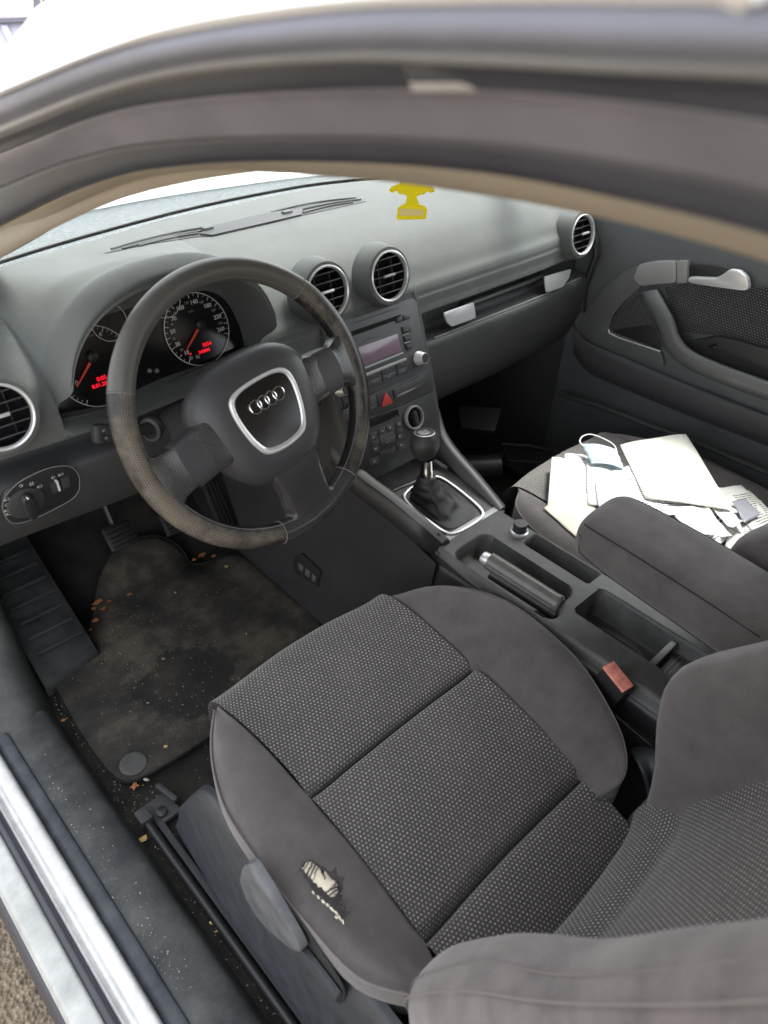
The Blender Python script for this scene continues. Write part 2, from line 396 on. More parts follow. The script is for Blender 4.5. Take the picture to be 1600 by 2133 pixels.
# ================================================================== CAR BODY SHELL
def smooth(a, b, x):
    t = min(1, max(0, (x-a)/(b-a))); return t*t*(3-2*t)
RAILX = [(-60, 0), (0, 1), (200, 2), (400, 3), (700, 4), (1000, 5), (1300, 6), (1600, 7), (1800, 8)]
def railrow(ys, X, drop=0):
    xs = [-260, 0, 200, 400, 700, 1000, 1300, 1600, 1850]
    Xs = X if isinstance(X, (list, tuple)) else [X]*9
    return [at(x, y, 'X', Xx) for x, y, Xx in zip(xs, ys, Xs)]
# successive lines of the door aperture, inner edge first (heights along the frame), each one further out
T = [
 railrow([665, 535, 415, 357, 362, 397, 455, 535, 630], -.500),
 railrow([662, 522, 400, 345, 352, 385, 443, 523, 618], -.535),
 railrow([600, 468, 376, 337, 330, 350, 405, 478, 560], -.560),
 railrow([595, 455, 365, 328, 322, 342, 396, 470, 550], -.570),
 railrow([500, 388, 318, 290, 282, 296, 335, 395, 470], -.578),
 railrow([450, 345, 262, 225, 205, 205, 235, 285, 350], -.592),
 railrow([420, 318, 238, 200, 178, 178, 200, 240, 290], -.598),
 railrow([395, 298, 225, 182, 158, 152, 168, 190, 225], -.602),
 railrow([380, 283, 202, 150, 122, 125, 138, 150, 180], -.607),
 railrow([365, 262, 184, 132, 105, 108, 122, 132, 160], -.612),
 railrow([310, 205, 122, 72, 30, 18, 17, 20, 30], -.622),
]
def band(name, i, j, m, label=None, bulge=0.):
    rows = T[i:j+1]
    if len(rows) == 2:
        midr = [((a+b)/2)+V3((-bulge, 0, 0)) for a, b in zip(*rows)]
        rows = [rows[0], midr, rows[1]]
    return surf(name, rows, m, CAR, su=6, sv=10, thick=.004, label=label, offset=0)
band('headliner_edge', 0, 2, m_head, 'tan cloth edge of the roof lining above the door opening')
band('door_seal', 2, 4, m_rubber, bulge=.0)
band('roof_rail_trim', 4, 6, m_rubmid, bulge=.0)
band('door_seal', 6, 8, m_rubber)
band('roof_rail_trim', 8, 9, m_rubhi, bulge=.004)  # highlight along the frame, painted as a lighter grey band
band('roof_rail_trim', 9, 10, m_rubtop, bulge=.006)
# clip and plate on the rail
pl_r = Plane(at(920, 180, 'X', -.60), (0.25, -.95, 0.1), (-.3, 0, 1))
plate('rail_clip', pl_r, [(850, 172), (985, 172), (992, 192), (858, 192)], .0, .004, m_satgrey, CAR, bev=.001)
plate('rail_clip', pl_r, [(818, 108), (940, 108), (965, 168), (850, 168)], .0, .0045, m_rubber, CAR, bev=.001)

# roof skin: from the rail top, up and across the car
top = T[10]
edge = [at(-200, 235, 'X', -.575), at(0, 108, 'X', -.575), at(112, -8, 'X', -.58)]
def roof():
    rows = []
    pts = [V3(p) for p in top]
    r1 = []
    for k, p in enumerate(pts):
        r1.append(p+V3((.028, .0, .018)) if k > 2 else (edge[k] if k < 3 else p))
    rows.append([p for p in pts]); rows.append([p+V3((-.004, 0, .006)) for p in pts]); rows.append(r1)
    for X, dz in ((-.40, .05), (-.2, .07), (0, .075), (.2, .07), (.40, .05), (.58, 0.0)):
        row = []
        for k, p in enumerate(pts):
            z = max(p.z, r1[k].z)
            if k <= 2:
                y = (.42, .20, .06)[k]*.55 if k else .25; zz = (1.105, 1.135, 1.165)[k] + dz*.25*(k)
                row.append(V3((X, (.16, .08, -.04)[k]+.05*(1-(X/.6)**2), zz)))
            else:
                row.append(V3((X, p.y, 1.205+dz*.8)))
        rows.append(row)
    rows = [r+[V3((r[-1].x, -1.2, r[-1].z-.01)), V3((r[-1].x, -1.7, r[-1].z-.08))] for r in rows]
    return surf('roof', rows, m_paint, CAR, su=4, sv=4, thick=.003)
roof()
# headliner under the roof
hl = []
for X in (-.50, -.45, -.3, 0, .3, .50, .56):
    hl.append([V3((X, y, z-.02+.03*(1-(X/.6)**2))) for y, z in ((.10, 1.10), (-.05, 1.135), (-.25, 1.15), (-.6, 1.155), (-1.2, 1.14), (-1.7, 1.06))])
surf('headliner', hl, m_head, CAR, su=3, sv=4, thick=.006)
# A-pillar trims, windscreen
def pillar(sx, m):
    pts = [V3((sx*.62, .60, .80)), V3((sx*.60, .42, .92)), V3((sx*.56, .22, 1.05)), V3((sx*.51, .06, 1.125))]
    MB().tube(cr1(pts, 5), .03, 10, sq=(.6, 1.2)).build('windscreen_pillar', m, CAR)
pillar(1, m_head)
MB().tube(cr1([at(-330, 740, 'X', -.64), at(-150, 610, 'X', -.60), at(0, 500, 'X', -.555), at(140, 418, 'X', -.535), at(260, 366, 'X', -.52), at(400, 328, 'X', -.51), at(560, 300, 'X', -.50)], 5), .012, 12, sq=(.8, 1.4)).build('windscreen_pillar', m_head, CAR)
WB = [(-.68, .40), (-.474, .500), (-.144, .565), (.1, .575), (.243, .56), (.45, .50), (.66, .40)]
WZ = .785
gl = [[V3((x, y, WZ)) for x, y in WB],
      [V3((x*.93, y-.22, .95+.01)) for x, y in WB],
      [V3((x*.86, y-.44+.02, 1.12)) for x, y in WB]]
surf('windscreen', gl, m_glass, CAR, su=4, sv=4)
# frit, cowl, bonnet
surf('windscreen_frit', [[V3((x*1.0, y+.004, WZ+.001)) for x, y in WB], [V3((x*.998, y-.004, WZ+.009)) for x, y in WB]], m_black, CAR, su=2, sv=4, thick=.002)
m_cowl, t_, b_ = newmat('wet cowl with painted glints')
_tc = t_.nodes.new('ShaderNodeTexCoord'); _n = t_.nodes.new('ShaderNodeTexNoise'); _n.inputs['Scale'].default_value = 170; _n.inputs['Detail'].default_value = 6; _n.inputs['Roughness'].default_value = .8
t_.links.new(_tc.outputs['Object'], _n.inputs['Vector']); _cr = t_.nodes.new('ShaderNodeValToRGB'); _e = _cr.color_ramp.elements
_e[0].position = .38; _e[0].color = (.05, .066, .072, 1); _e[1].position = .68; _e[1].color = (.15, .175, .175, 1)  # pale speckles paint the glints of wet glass into the cowl colour
t_.links.new(_n.outputs[0], _cr.inputs[0]); t_.links.new(_cr.outputs[0], b_.inputs['Base Color']); b_.inputs['Roughness'].default_value = .25
_bp = t_.nodes.new('ShaderNodeBump'); _bp.inputs['Strength'].default_value = .9; _bp.inputs['Distance'].default_value = .004; t_.links.new(_n.outputs[0], _bp.inputs['Height']); t_.links.new(_bp.outputs[0], b_.inputs['Normal'])
surf('cowl_panel', [[V3((x*1.02, y+.012, WZ-.012)) for x, y in WB], [V3((x*1.03-.0, y+.06+.03*smooth(.2, -.5, x), WZ-.012)) for x, y in WB], [V3((x*1.06, y+.10+.07*smooth(.3, -.5, x), WZ-.006)) for x, y in WB]], m_cowl, CAR, su=3, sv=5, thick=.004)
surf('bonnet', [[V3((x*1.062, y+.098+.07*smooth(.3, -.5, x), WZ-.004)) for x, y in WB], [V3((x*1.12, y+.3, WZ+.02)) for x, y in WB], [V3((x*1.12, y+.6, WZ-.01)) for x, y in WB], [V3((x*1.1, y+.85, WZ-.10)) for x, y in WB], [V3((x*1.0, y+.98, WZ-.3)) for x, y in WB]], m_paint, CAR, su=4, sv=4, thick=.004)

# ================================================================== FLOOR, SILL
def gridz(name, X0, X1, Y0, Y1, step, fz, m, parent=None, label=None, angle=60):
    nx = int((X1-X0)/step)+1; ny = int((Y1-Y0)/step)+1
    xs = np.linspace(X0, X1, nx); ys = np.linspace(Y0, Y1, ny)
    vs = []; uv = []
    for y in ys:
        for x in xs: vs.append((x, y, fz(x, y))); uv.append((x, y))
    F = [(i*nx+j, i*nx+j+1, (i+1)*nx+j+1, (i+1)*nx+j) for i in range(ny-1) for j in range(nx-1)]
    return obj_from(name, vs, F, m, parent, label, uvs=uv, angle=angle)
def floorz(x, y):
    z = smooth(.52, .85, y)*.16
    z += .006*noise.noise(V3((x*9, y*9, 0)))+.002*noise.noise(V3((x*60, y*60, 3)))
    return z
gridz('floor_carpet', -.70, -.10, -.75, .95, .02, floorz, m_carpet, CAR, 'dirty black carpet in the driver footwell')
gridz('floor_carpet', .10, .74, -.75, .95, .025, lambda x, y: floorz(x, y)+.02, m_carpet, CAR)
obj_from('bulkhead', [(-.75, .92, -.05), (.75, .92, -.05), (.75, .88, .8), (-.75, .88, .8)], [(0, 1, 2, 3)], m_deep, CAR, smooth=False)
# lines of the sill running fore and aft; each (X, Z)
def sill(name, prof, y0, y1, m, jit=0, label=None, flare=0):
    ys = [y0+(y1-y0)*k/6 for k in range(7)]
    rows = [[V3((x-flare*max(0, y+.0), y, z)) for (x, z) in prof] for y in ys]
    return surf(name, rows, m, CAR, su=2, sv=4, label=label, angle=50)
sill('sill_trim', [(-.655, -.01), (-.664, .0), (-.674, .034), (-.685, .055), (-.72, .062), (-.752, .060)], -.95, .30, m_sillcarpet, label='dirty dark inner door sill trim')
sill('sill_edge', [(-.749, .059), (-.752, .0635), (-.764, .0625), (-.771, .058), (-.776, .052)], -.95, .60, m_sillblue)
sill('sill_strip', [(-.775, .050), (-.777, .063), (-.783, .066), (-.797, .064), (-.802, .056), (-.810, .056), (-.814, .061), (-.818, .052)], -1.0, .80, m_strip, label='long brushed silver strip along the door sill')
sill('sill_seal', [(-.816, .050), (-.820, .058), (-.828, .059), (-.833, .050)], -1.0, .80, m_rubber)
sill('outer_sill', [(-.832, .048), (-.836, .054), (-.862, .050), (-.871, .040)], -1.0, .8, m_paintd, label='dusty silver outer sill of the car')
sill('outer_sill', [(-.870, .040), (-.878, .030), (-.885, -.02), (-.88, -.14), (-.84, -.2)], -1.0, .8, m_rubber)
# kick panel forward of the sill
surf('kick_panel', [[V3((-.672, .28, .0)), V3((-.70, .28, .052)), V3((-.762, .28, .062))],
                    [V3((-.655, .36, .0)), V3((-.69, .36, .10)), V3((-.765, .36, .09))],
                    [V3((-.65, .50, .0)), V3((-.66, .50, .22)), V3((-.77, .50, .22))],
                    [V3((-.64, .80, .0)), V3((-.65, .80, .5)), V3((-.77, .80, .5))]], m_sillcarpet, CAR, su=5, sv=5, angle=80)
# tunnel wall beside the driver's feet
surf('tunnel_panel', [[V3((-.135, .95, .0)), V3((-.12, .95, .25)), V3((-.10, .9, .5))],
                      [V3((-.135, .45, .0)), V3((-.125, .45, .2)), V3((-.10, .40, .46))],
                      [V3((-.135, .1, .0)), V3((-.128, .1, .2)), V3((-.095, .1, .40))],
                      [V3((-.13, -.2, .0)), V3((-.125, -.2, .2)), V3((-.088, -.2, .36))],
                      [V3((-.13, -.75, .0)), V3((-.12, -.75, .2)), V3((-.088, -.75, .36))]], m_socket, CAR, su=3, sv=4)
surf('tunnel_panel', [[V3((.135, y, .0)), V3((.12, y, .2)), V3((.095, y, zt))] for y, zt in ((.95, .46), (.45, .46), (.1, .38), (-.2, .36), (-.75, .36))], m_socket, CAR, su=3, sv=4)
# diagnostic socket on the tunnel wall
pl_t = Plane((-.131, .2, .14), (0, -1, 0), (0.03, 0, 1))
plate('service_socket', pl_t, [(612, 1160), (628, 1153), (668, 1190), (662, 1222), (610, 1190)], .0, .004, m_black, CAR, bev=.001)
for q in ([(622, 1172), (632, 1180), (630, 1192), (621, 1185)], [(637, 1184), (646, 1191), (644, 1204), (635, 1197)], [(650, 1195), (658, 1202), (656, 1213), (649, 1208)]):
    plate('service_socket', pl_t, q, .0042, .0052, m_console, CAR, bev=.0003)

# footrest
pf = Plane((-.56, .50, .06), (1, 0, 0.05), (0, .8, .5))
mb = MB(); mb.prism([(-.655, .36, .01), (-.535, .385, .012), (-.53, .80, .20), (-.65, .80, .22)], (0, .005, .022), 0, .006)
for k in range(11):
    y = .42+k*.034; z = .055+(y-.36)*.43
    mb.box((-.592, y, z-.012), (.09, .006, .006), Matrix.Rotation(.4, 3, 'X'), .001)
mb.build('footrest', mat('dirty black footrest rubber', (.013, .014, .015), .7, bump=.5, bscale=400, vscale=14, var=.5, col2=(.05, .053, .053)), CAR)
# pedals
def pedal(px, py, Y, w_, h_, tilt, m, ribs=5, name='pedal', bend=0):
    c = at(px, py, 'Y', Y); R_ = Matrix.Rotation(tilt, 3, 'X')
    mb = MB(); mb.box(c, (w_, h_, .012), R_, .004)
    for k in range(ribs):
        mb.box(c+R_ @ V3((0, -h_*.38+k*h_*.76/max(1, ribs-1), .008)), (w_*.86, .004, .005), R_, .001, mi=1)
    up = c+V3((0, .02, .0)); mb.tube([up, up+V3((0, .06, .12)), up+V3((0, .10, .34))], .008, 8)
    return mb.build(name, [m_black, m_gloss], CAR)
pedal(250, 1115, .55, .065, .055, math.radians(50), m_black)
pedal(370, 1085, .53, .075, .050, math.radians(50), m_black)
# accelerator: long ribbed plate
ca = at(452, 1045, 'Y', .50)
mb = MB(); Rp = Matrix.Rotation(math.radians(60), 3, 'X')
mb.box(ca, (.042, .16, .01), Rp, .003)
for k in range(4): mb.box(ca+Rp @ V3((-.014+.0095*k, 0, .007)), (.0035, .15, .004), Rp, .001, mi=1)
mb.build('pedal', [m_black, m_gloss], CAR)

# ================================================================== DASHBOARD
BX, BA = -.393, .160
def arch(x):
    t = abs((x-BX)/BA)
    return (1-t**2.5)**.4 if t < 1 else 0.
def wsy(x):  # windscreen base line
    xs = [p[0] for p in WB]; ys = [p[1] for p in WB]; return float(np.interp(x, xs, ys))
def dash_prof(x):
    a = arch(x); sb = math.exp(-((x-BX)/.20)**4)*1.0; zr = .70
    zend = .66
    yb = wsy(x)
    side = smooth(.45, .70, abs(x))
    fy = .165+.012*side                     # face depth
    zl = zr+.158*a
    k = smooth(0, .38, a)
    crown = .806-.028*side
    lob = k*.010*math.exp(-((x+.475)/.055)**2)
    P = [(yb+.006, WZ-.004), (yb-.03, WZ+.004), (yb*.75+.08, crown-.004),
         (.36, crown+.004*(1-sb)+.012*sb*a), (.30, crown-.006+sb*(.030*a)), (.245, .778-.02*side+sb*.072*a),
         (.205, .745-.015*side+sb*.108*a)]
    # lip
    L = (.122*k+(fy+.012)*(1-k), zl+.013*k+.012*(1-k))
    P += [(.165*k+(fy+.022)*(1-k), zl+.016*k+.022*(1-k)), L, (.118*k+(fy+.008)*(1-k), zl+.004*k+.004*(1-k)),
          (.128*k+(fy+.007)*(1-k), zl-.004*k),
          (.235*k+(fy+.006)*(1-k), zl-.022*k-.006*(1-k)),
          (.243*k+(fy+.004)*(1-k), zr-.008*k-.010-lob),
          (.225*k+(fy+.003)*(1-k), zr-.018-lob),
          (fy+.002-.012*k, zr-.026-lob*.6), (fy, zend+.006), (fy+.002, zend), (fy+.03, zend-.004)]
    return P
xs = sorted(set([round(v, 4) for v in np.linspace(-.685, .685, 80) if abs(v-BX) > BA+.012]+[round(BX+sg_*BA*(1-(1-q)**3.2), 5) for sg_ in (-1, 1) for q in np.linspace(0, 1, 40)]+[BX-BA-.004, BX+BA+.004, BX-BA-.010, BX+BA+.010]))
rows = [[V3((x, y, z)) for y, z in dash_prof(x)] for x in xs]
DASH = surf('dashboard', rows, m_dash, CAR, su=1, sv=4, angle=80, label='grey grained dashboard top')

# cluster
pc = Plane((0, .212, .688), (1, 0, 0), (0, math.sin(math.radians(20)), math.cos(math.radians(20))))
CL = thing  # placeholder name not used
arc = [(x, (arch(x)*.138-.006)) for x in np.linspace(BX-BA*.995, BX+BA*.995, 50)]
mb = MB(); mb.prism([pc.uv(x, v+.006, -.004) for x, v in arc]+[pc.uv(BX+BA*.95, -.02, -.004), pc.uv(BX-BA*.95, -.02, -.004)], pc.N*.004)
CLU = mb.build('instrument_cluster', m_gloss, CAR)
def ring_mb(pl, u, v, r, wr, h, n=64, a0=0, a1=360):
    mb = MB(); full = abs(a1-a0) >= 359.9
    P = [pl.uv(u+r*math.cos(math.radians(a)), v+r*math.sin(math.radians(a)), h) for a in np.linspace(a0, a1, n+1)]
    if full: P = P[:-1]
    mb.tube(P, wr, 6, closed=full, up=pl.N); return mb
SPD = (-.308, .044); TAC = (-.474, .036); RG = .0535
ring_mb(pc, *SPD, RG, .0006, .003).build('gauge_ring', m_mark, CLU)
ring_mb(pc, *TAC, RG+.002, .0006, .003).build('gauge_ring', m_mark, CLU)
ring_mb(pc, -.4355, .088, .026, .0005, .003, 40, 120, 420).build('gauge_ring', m_mark, CLU)
ring_mb(pc, -.347, .098, .026, .0005, .003, 40, 120, 420).build('gauge_ring', m_mark, CLU)
def ticks(c, R, a_from, a_to, n, longs, parent):
    mb = MB()
    for k in range(n+1):
        a = math.radians(a_from+(a_to-a_from)*k/n); L = .0062 if k % longs == 0 else .0036
        p0 = pc.uv(c[0]+(R-.001)*math.cos(a), c[1]+(R-.001)*math.sin(a), .0025); p1 = pc.uv(c[0]+(R-.001-L)*math.cos(a), c[1]+(R-.001-L)*math.sin(a), .0025)
        mb.tube([p0, p1], .00055 if k % longs == 0 else .00035, 4)
    mb.build('gauge_scale', m_mark, parent)
A0, A1 = 236, -22
ticks(SPD, RG, A0, A1, 28, 2, CLU)
ticks(TAC, RG+.002, 236, 30, 28, 4, CLU)
for s_, f_, sz in ((0, 0, .0055), (10, 1.2, .0088), (20, 2.55, .005), (30, 4.1, .0088), (40, 5.6, .005), (50, 7.2, .0088), (60, 8.8, .005), (70, 10.1, .0088), (80, 11.4, .005), (100, 13.1, .0088), (120, 15.1, .005), (140, 17.0, .0088), (160, 18.9, .005), (180, 20.6, .0088), (200, 22.4, .005), (220, 24.2, .0088), (240, 25.8, .005), (260, 27.2, .0088)):
    a = math.radians(A0+(A1-A0)*f_/28); rr = RG-.0135 if sz > .006 else RG-.0125
    if s_ == 0: rr = RG-.009
    text_mesh('gauge_number', str(s_), sz, pc.uv(SPD[0]+rr*math.cos(a), SPD[1]+rr*math.sin(a), .002), pc.U, pc.V, m_mark if sz > .006 else m_markdim, CLU, bold=.0001)
text_mesh('gauge_number', 'km/h', .0042, pc.uv(SPD[0]-.002, SPD[1]+.028, .002), pc.U, pc.V, m_markdim, CLU)
text_mesh('gauge_number', '0', .009, pc.px(160, 798, .002), pc.U, pc.V, m_mark, CLU)
text_mesh('gauge_number', '4', .009, pc.px(209, 697, .002), pc.U, pc.V, m_mark, CLU)
text_mesh('gauge_number', '1/min x 1000', .004, pc.px(180, 702, .002), pc.U, pc.V, m_markdim, CLU)
def needle(p0, p1):
    a, b = pc.px(*p0, .005), pc.px(*p1, .005); d = (b-a).normalized(); s_ = d.cross(pc.N)
    mb = MB(); mb.prism([a-s_*.0018, a+s_*.0018, b+s_*.0006, b-s_*.0006], pc.N*.0012)
    mb.build('gauge_needle', m_needle, CLU)
needle((412, 686), (388, 730)); needle((187, 756), (160, 806))
for (x, y) in ((417, 676), (192, 742)):
    MB().lathe([(.0075, 0), (.0075, .004), (.006, .0052), (0, .0055)], pc.px(x, y, .001), pc.N, 24).build('needle_hub', m_black, CLU)
for body, x, y, sz in (('3554', 431, 717, .0078), ('243895', 426, 731, .0066), ('0:05', 212, 788, .0085), ('8.01.20', 208, 802, .0076)):
    text_mesh('display_digits', body, sz, pc.px(x, y, .002), pc.U, pc.V, m_lcd, CLU, bold=.00018)
MB().box(pc.px(397, 737, .002), (.003, .001, .002)).build('display_digits', m_lcd, CLU)
for x, y in ((411, 743), (397, 745), (311, 772), (326, 772)):
    MB().lathe([(.0032, 0), (.0032, .003), (.002, .0042), (0, .0042)], pc.px(x, y, .001), pc.N, 16).build('trip_button', m_rail, CLU)
# lower visor of the binnacle: rolled lips
for dz, dy, m_, r_ in ((.0, .0, m_dashlow, .005), (-.013, -.014, m_dash, .004)):
    P = [pc.uv(x, -.016+dz-.010*(1-((x-BX)/BA)**2)+.012*smooth(-.45, -.33, x), .012-dy) for x in np.linspace(BX-BA*.96, BX+BA*.96, 24)]
    MB().tube(P, r_, 8).build('cluster_lip', m_, CAR)

# air vents
VR_ = .0418
def vent(cx, cy, cz, tabx=0, lab=None, yawd=0, roll_=0, style=0):
    O = V3((cx, cy, cz)); N = V3((math.sin(math.radians(yawd)), -math.cos(math.radians(14)), math.sin(math.radians(14)))).normalized()
    U = V3((1, 0, 0)); U = (U-N*U.dot(N)).normalized(); Vv = N.cross(U)
    if roll_: 
        c, s_ = math.cos(roll_), math.sin(roll_); U, Vv = U*c+Vv*s_, Vv*c-U*s_
    prof = [(.0555, -.036), (.0525, -.020), (.0500, -.006), (.0475, .0003), (.0425, .0012)]
    mb = MB(); mb.lathe(prof, O, N, 48); V_ = mb.build('air_vent', m_dash, CAR, lab)
    MB().lathe([(.0428, -.003), (.0425, .0022), (.0408, .0034), (.0388, .002), (.0380, -.004)], O, N, 56).build('vent_ring', m_sat, V_)
    MB().lathe([(.0384, -.002), (.037, -.02), (.0, -.021)], O, N, 40).build('vent_duct', m_deep, V_)
    for k in range(-2, 3):
        v = k*.0140; hw = math.sqrt(max(0, .0372**2-v*v))
        mb = MB(); R_ = Matrix((U, Vv, N)).transposed()
        mb.box(O+Vv*v-N*.0075, (hw*2, .0020, .012), R_ @ Matrix.Rotation(math.radians(-16), 3, 'X'), .0005)
        mb.build('vent_slat', m_radio, V_)
    for k in (-1, 1):
        MB().box(O+U*k*.016-N*.014, (.0014, .06, .008), Matrix((U, Vv, N)).transposed()).build('vent_slat', m_black, V_)
    mb = MB(); mb.box(O+U*tabx+Vv*.001-N*.001, (.026, .0045, .006), Matrix((U, Vv, N)).transposed(), .0015)
    mb.build('vent_tab', m_sat if style == 0 else m_satgrey, V_)
    return V_
vent(*at(-1, 870, 'Y', .160), lab='round air vent by the driver window with a silver ring')
vent(*at(683, 609, 'Y', .164), lab='round centre air vent half hidden by the steering wheel')
vent(*at(812, 575, 'Y', .164), lab='round centre air vent above the radio', style=1)
vent(.616, .160, .714, lab='round air vent by the passenger door', tabx=.012)

# defroster grille on the dash top: a long lens of slats around a sensor panel
def dtop(x, y):
    P = dash_prof(x)[:8]; return float(np.interp(y, [p[0] for p in P][::-1], [p[1] for p in P][::-1]))
from mathutils.bvhtree import BVHTree
def bvh_of(o):
    me = o.data; mw = off(o.parent) if o.parent else V3((0, 0, 0))
    return BVHTree.FromPolygons([v.co+mw for v in me.vertices], [list(p.vertices) for p in me.polygons])
_dt = bvh_of(DASH)
def on_dash(px, py, h=.0):
    loc, nn, i_, d_ = _dt.ray_cast(CAM_LOC, sight(px, py).normalized())
    return loc+V3((0, 0, h))
GR = MB()
def dpoly(pts, h0, h1, m, name, parent, bev=0):
    P = [on_dash(*p, h1) for p in pts]; mb = MB(); mb.prism([p-V3((0, 0, h1-h0)) for p in P], (0, 0, h1-h0), 0, bev); return mb.build(name, m, parent)
def lin(P, n):
    P = np.array(P, float); L = np.r_[0, np.cumsum(np.linalg.norm(np.diff(P, axis=0), axis=1))]; t = np.linspace(0, L[-1], n)
    return list(zip(np.interp(t, L, P[:, 0]), np.interp(t, L, P[:, 1])))
_a = lin([(216, 527), (330, 495), (440, 471), (560, 443), (690, 418), (757, 414)], 60); _b = lin([(222, 528), (310, 509), (410, 494), (445, 493), (560, 467), (632, 449), (700, 434), (763, 420)], 60)
GRL = surf('defroster_grille', [[on_dash(*p, .0010) for p in _a], [on_dash((p[0]+q[0])/2, (p[1]+q[1])/2, .0010) for p, q in zip(_a, _b)], [on_dash(*p, .0010) for p in _b]], m_black, CAR, su=1, sv=1)
for off_, a, b in ((0, (232, 521), (438, 474)), (1, (255, 520), (425, 482)), (2, (290, 514), (414, 488)), (0, (565, 444), (742, 414)), (1, (615, 441), (752, 417)), (2, (632, 445), (735, 423))):
    P = [on_dash(a[0]+(b[0]-a[0])*t, a[1]+(b[1]-a[1])*t-6*math.sin(math.pi*t)*(.4 if off_ else .8), .0022) for t in np.linspace(0, 1, 28)]
    MB().tube(P, .0015, 6).build('grille_slat', m_dash, GRL)
dpoly([(416, 490), (438, 475), (560, 446), (632, 436), (628, 450), (560, 466), (443, 493)], .0, .0034, m_dashlow, 'sensor_panel', GRL, bev=.0006)
for x, y in ((433, 481), (598, 447)):
    c = on_dash(x, y, .0036); MB().box(c, (.02, .011, .008), Matrix.Rotation(.1, 3, 'Z'), .003).build('light_sensor', m_dash, GRL)

# face seam strip under the dash top (dark shadow ledge) and lower dash
FX = lambda x: .165+.012*smooth(.45, .70, abs(x))
# passenger side: recessed trim strip, silver ends, glovebox
pg = Plane((0, .168, .65), (1, 0, 0), (0, .12, 1))
lowR = []
for x in (.112, .14, .20, .30, .45, .60, .69):
    e = FX(x); s_ = smooth(.45, .7, x)
    lowR.append([V3((x, e+.030, .655)), V3((x, e+.034, .648)), V3((x, e+.030, .612)), V3((x, e+.012, .606)), V3((x, e-.004, .602)), V3((x, e-.012, .590)), V3((x, e-.012, .55)), V3((x, e+.0, .49)), V3((x, e+.03, .43)), V3((x, e+.10, .385)), V3((x, e+.25, .37))])
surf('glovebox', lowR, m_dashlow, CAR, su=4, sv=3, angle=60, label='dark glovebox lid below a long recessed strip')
MB().tube([V3((x, FX(x)-.004, .6035)) for x in np.linspace(.16, .665, 20)], .0018, 8).build('glovebox_edge', m_rail, CAR)
def gplate(pts, m, label=None):
    mb = MB(); P = [atp(*p, (0, .170, .64), V3((.0, -.96, .28))) for p in pts]; mb.prism(P, V3((0, -.96, .28))*.003, .05, .0008)
    return mb.build('glovebox_trim', m, CAR, label)
gplate([(922, 651), (985, 629), (990, 662), (940, 680), (930, 672)], m_sat, 'brushed silver end piece of the glovebox strip nearer the radio')
gplate([(1132, 576), (1188, 560), (1184, 578), (1170, 598), (1136, 609)], m_sat, 'brushed silver end piece of the glovebox strip nearer the door')
MB().tube([V3((x, FX(x)+.028, .630)) for x in np.linspace(.27, .54, 10)], .011, 10, sq=(1, .8)).build('glovebox_rail', m_black, CAR)
# driver side lower dash
lowL = []
for x in (-.69, -.64, -.58, -.52, -.45, -.36, -.28, -.2, -.12):
    e = FX(x); d = .0
    lowL.append([V3((x, e+.030, .657)), V3((x, e+.026, .640)), V3((x, e+.008, .634)), V3((x, e-.008, .630)), V3((x, e-.014, .62)), V3((x, e-.010, .585)), V3((x, e+.006, .54)), V3((x, e+.04, .505)), V3((x, e+.10, .49)), V3((x, e+.32, .52))])
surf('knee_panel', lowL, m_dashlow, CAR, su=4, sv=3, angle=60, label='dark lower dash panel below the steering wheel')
# underside
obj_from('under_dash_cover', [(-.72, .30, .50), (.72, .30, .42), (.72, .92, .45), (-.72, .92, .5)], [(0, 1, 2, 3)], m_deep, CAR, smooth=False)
# light switch
pls = Plane((-.6, FX(-.6)-.013, .595), (1, 0, 0), (0, -.14, 1))
LS = plate('light_switch', pls, [(5, 1035), (30, 1008), (95, 975), (140, 967), (166, 985), (166, 1022), (150, 1042), (60, 1088), (18, 1090), (4, 1070)], .0, .0035, m_black, CAR, rnd=.2, bev=.001)
MB().tube([pls.px(x, y, .0035) for x, y in chaikin([V3((4, 1060, 0)), V3((8, 1035, 0)), V3((40, 1002, 0)), V3((100, 974, 0)), V3((145, 968, 0)), V3((166, 988, 0)), V3((166, 1022, 0)), V3((150, 1042, 0)), V3((60, 1087, 0)), V3((20, 1092, 0))], 2) for x, y in ((x, y),)] if False else [pls.px(p.x, p.y, .0035) for p in chaikin([V3((4, 1060, 0)), V3((8, 1035, 0)), V3((40, 1002, 0)), V3((100, 974, 0)), V3((145, 968, 0)), V3((166, 988, 0)), V3((166, 1022, 0)), V3((150, 1042, 0)), V3((60, 1087, 0)), V3((20, 1092, 0))], 2)], .0008, 6, closed=True).build('switch_frame', m_rail, LS)
c = pls.px(54, 1046, .004)
MB().lathe([(.024, 0), (.024, .003), (.022, .004), (.0, .004)], c, pls.N, 40).build('dial_plate', m_dashlow, LS)
mb = MB(); d = (pls.px(66, 1075, .004)-pls.px(48, 1022, .004)).normalized(); s_ = d.cross(pls.N)
mb.prism([c-d*.020-s_*.008, c-d*.020+s_*.008, c+d*.020+s_*.007, c+d*.020-s_*.007], pls.N*.017, .2, .003); mb.build('dial', m_black, LS)
mb = MB(); mb.box(pls.px(57, 1038, .022), (.0016, .006, .0008)); mb.build('dial_mark', m_mark, LS)
plate('thumbwheel', pls, [(106, 1012), (124, 1003), (128, 1022), (111, 1030)], .003, .008, m_dashlow, LS, bev=.001)
plate('thumbwheel', pls, [(128, 1001), (145, 994), (148, 1013), (131, 1021)], .003, .008, m_dashlow, LS, bev=.001)
plate('dial_mark', pls, [(117, 1005), (121, 1003), (127, 1022), (123, 1024)], .003, .009, m_mark, LS, bev=0)
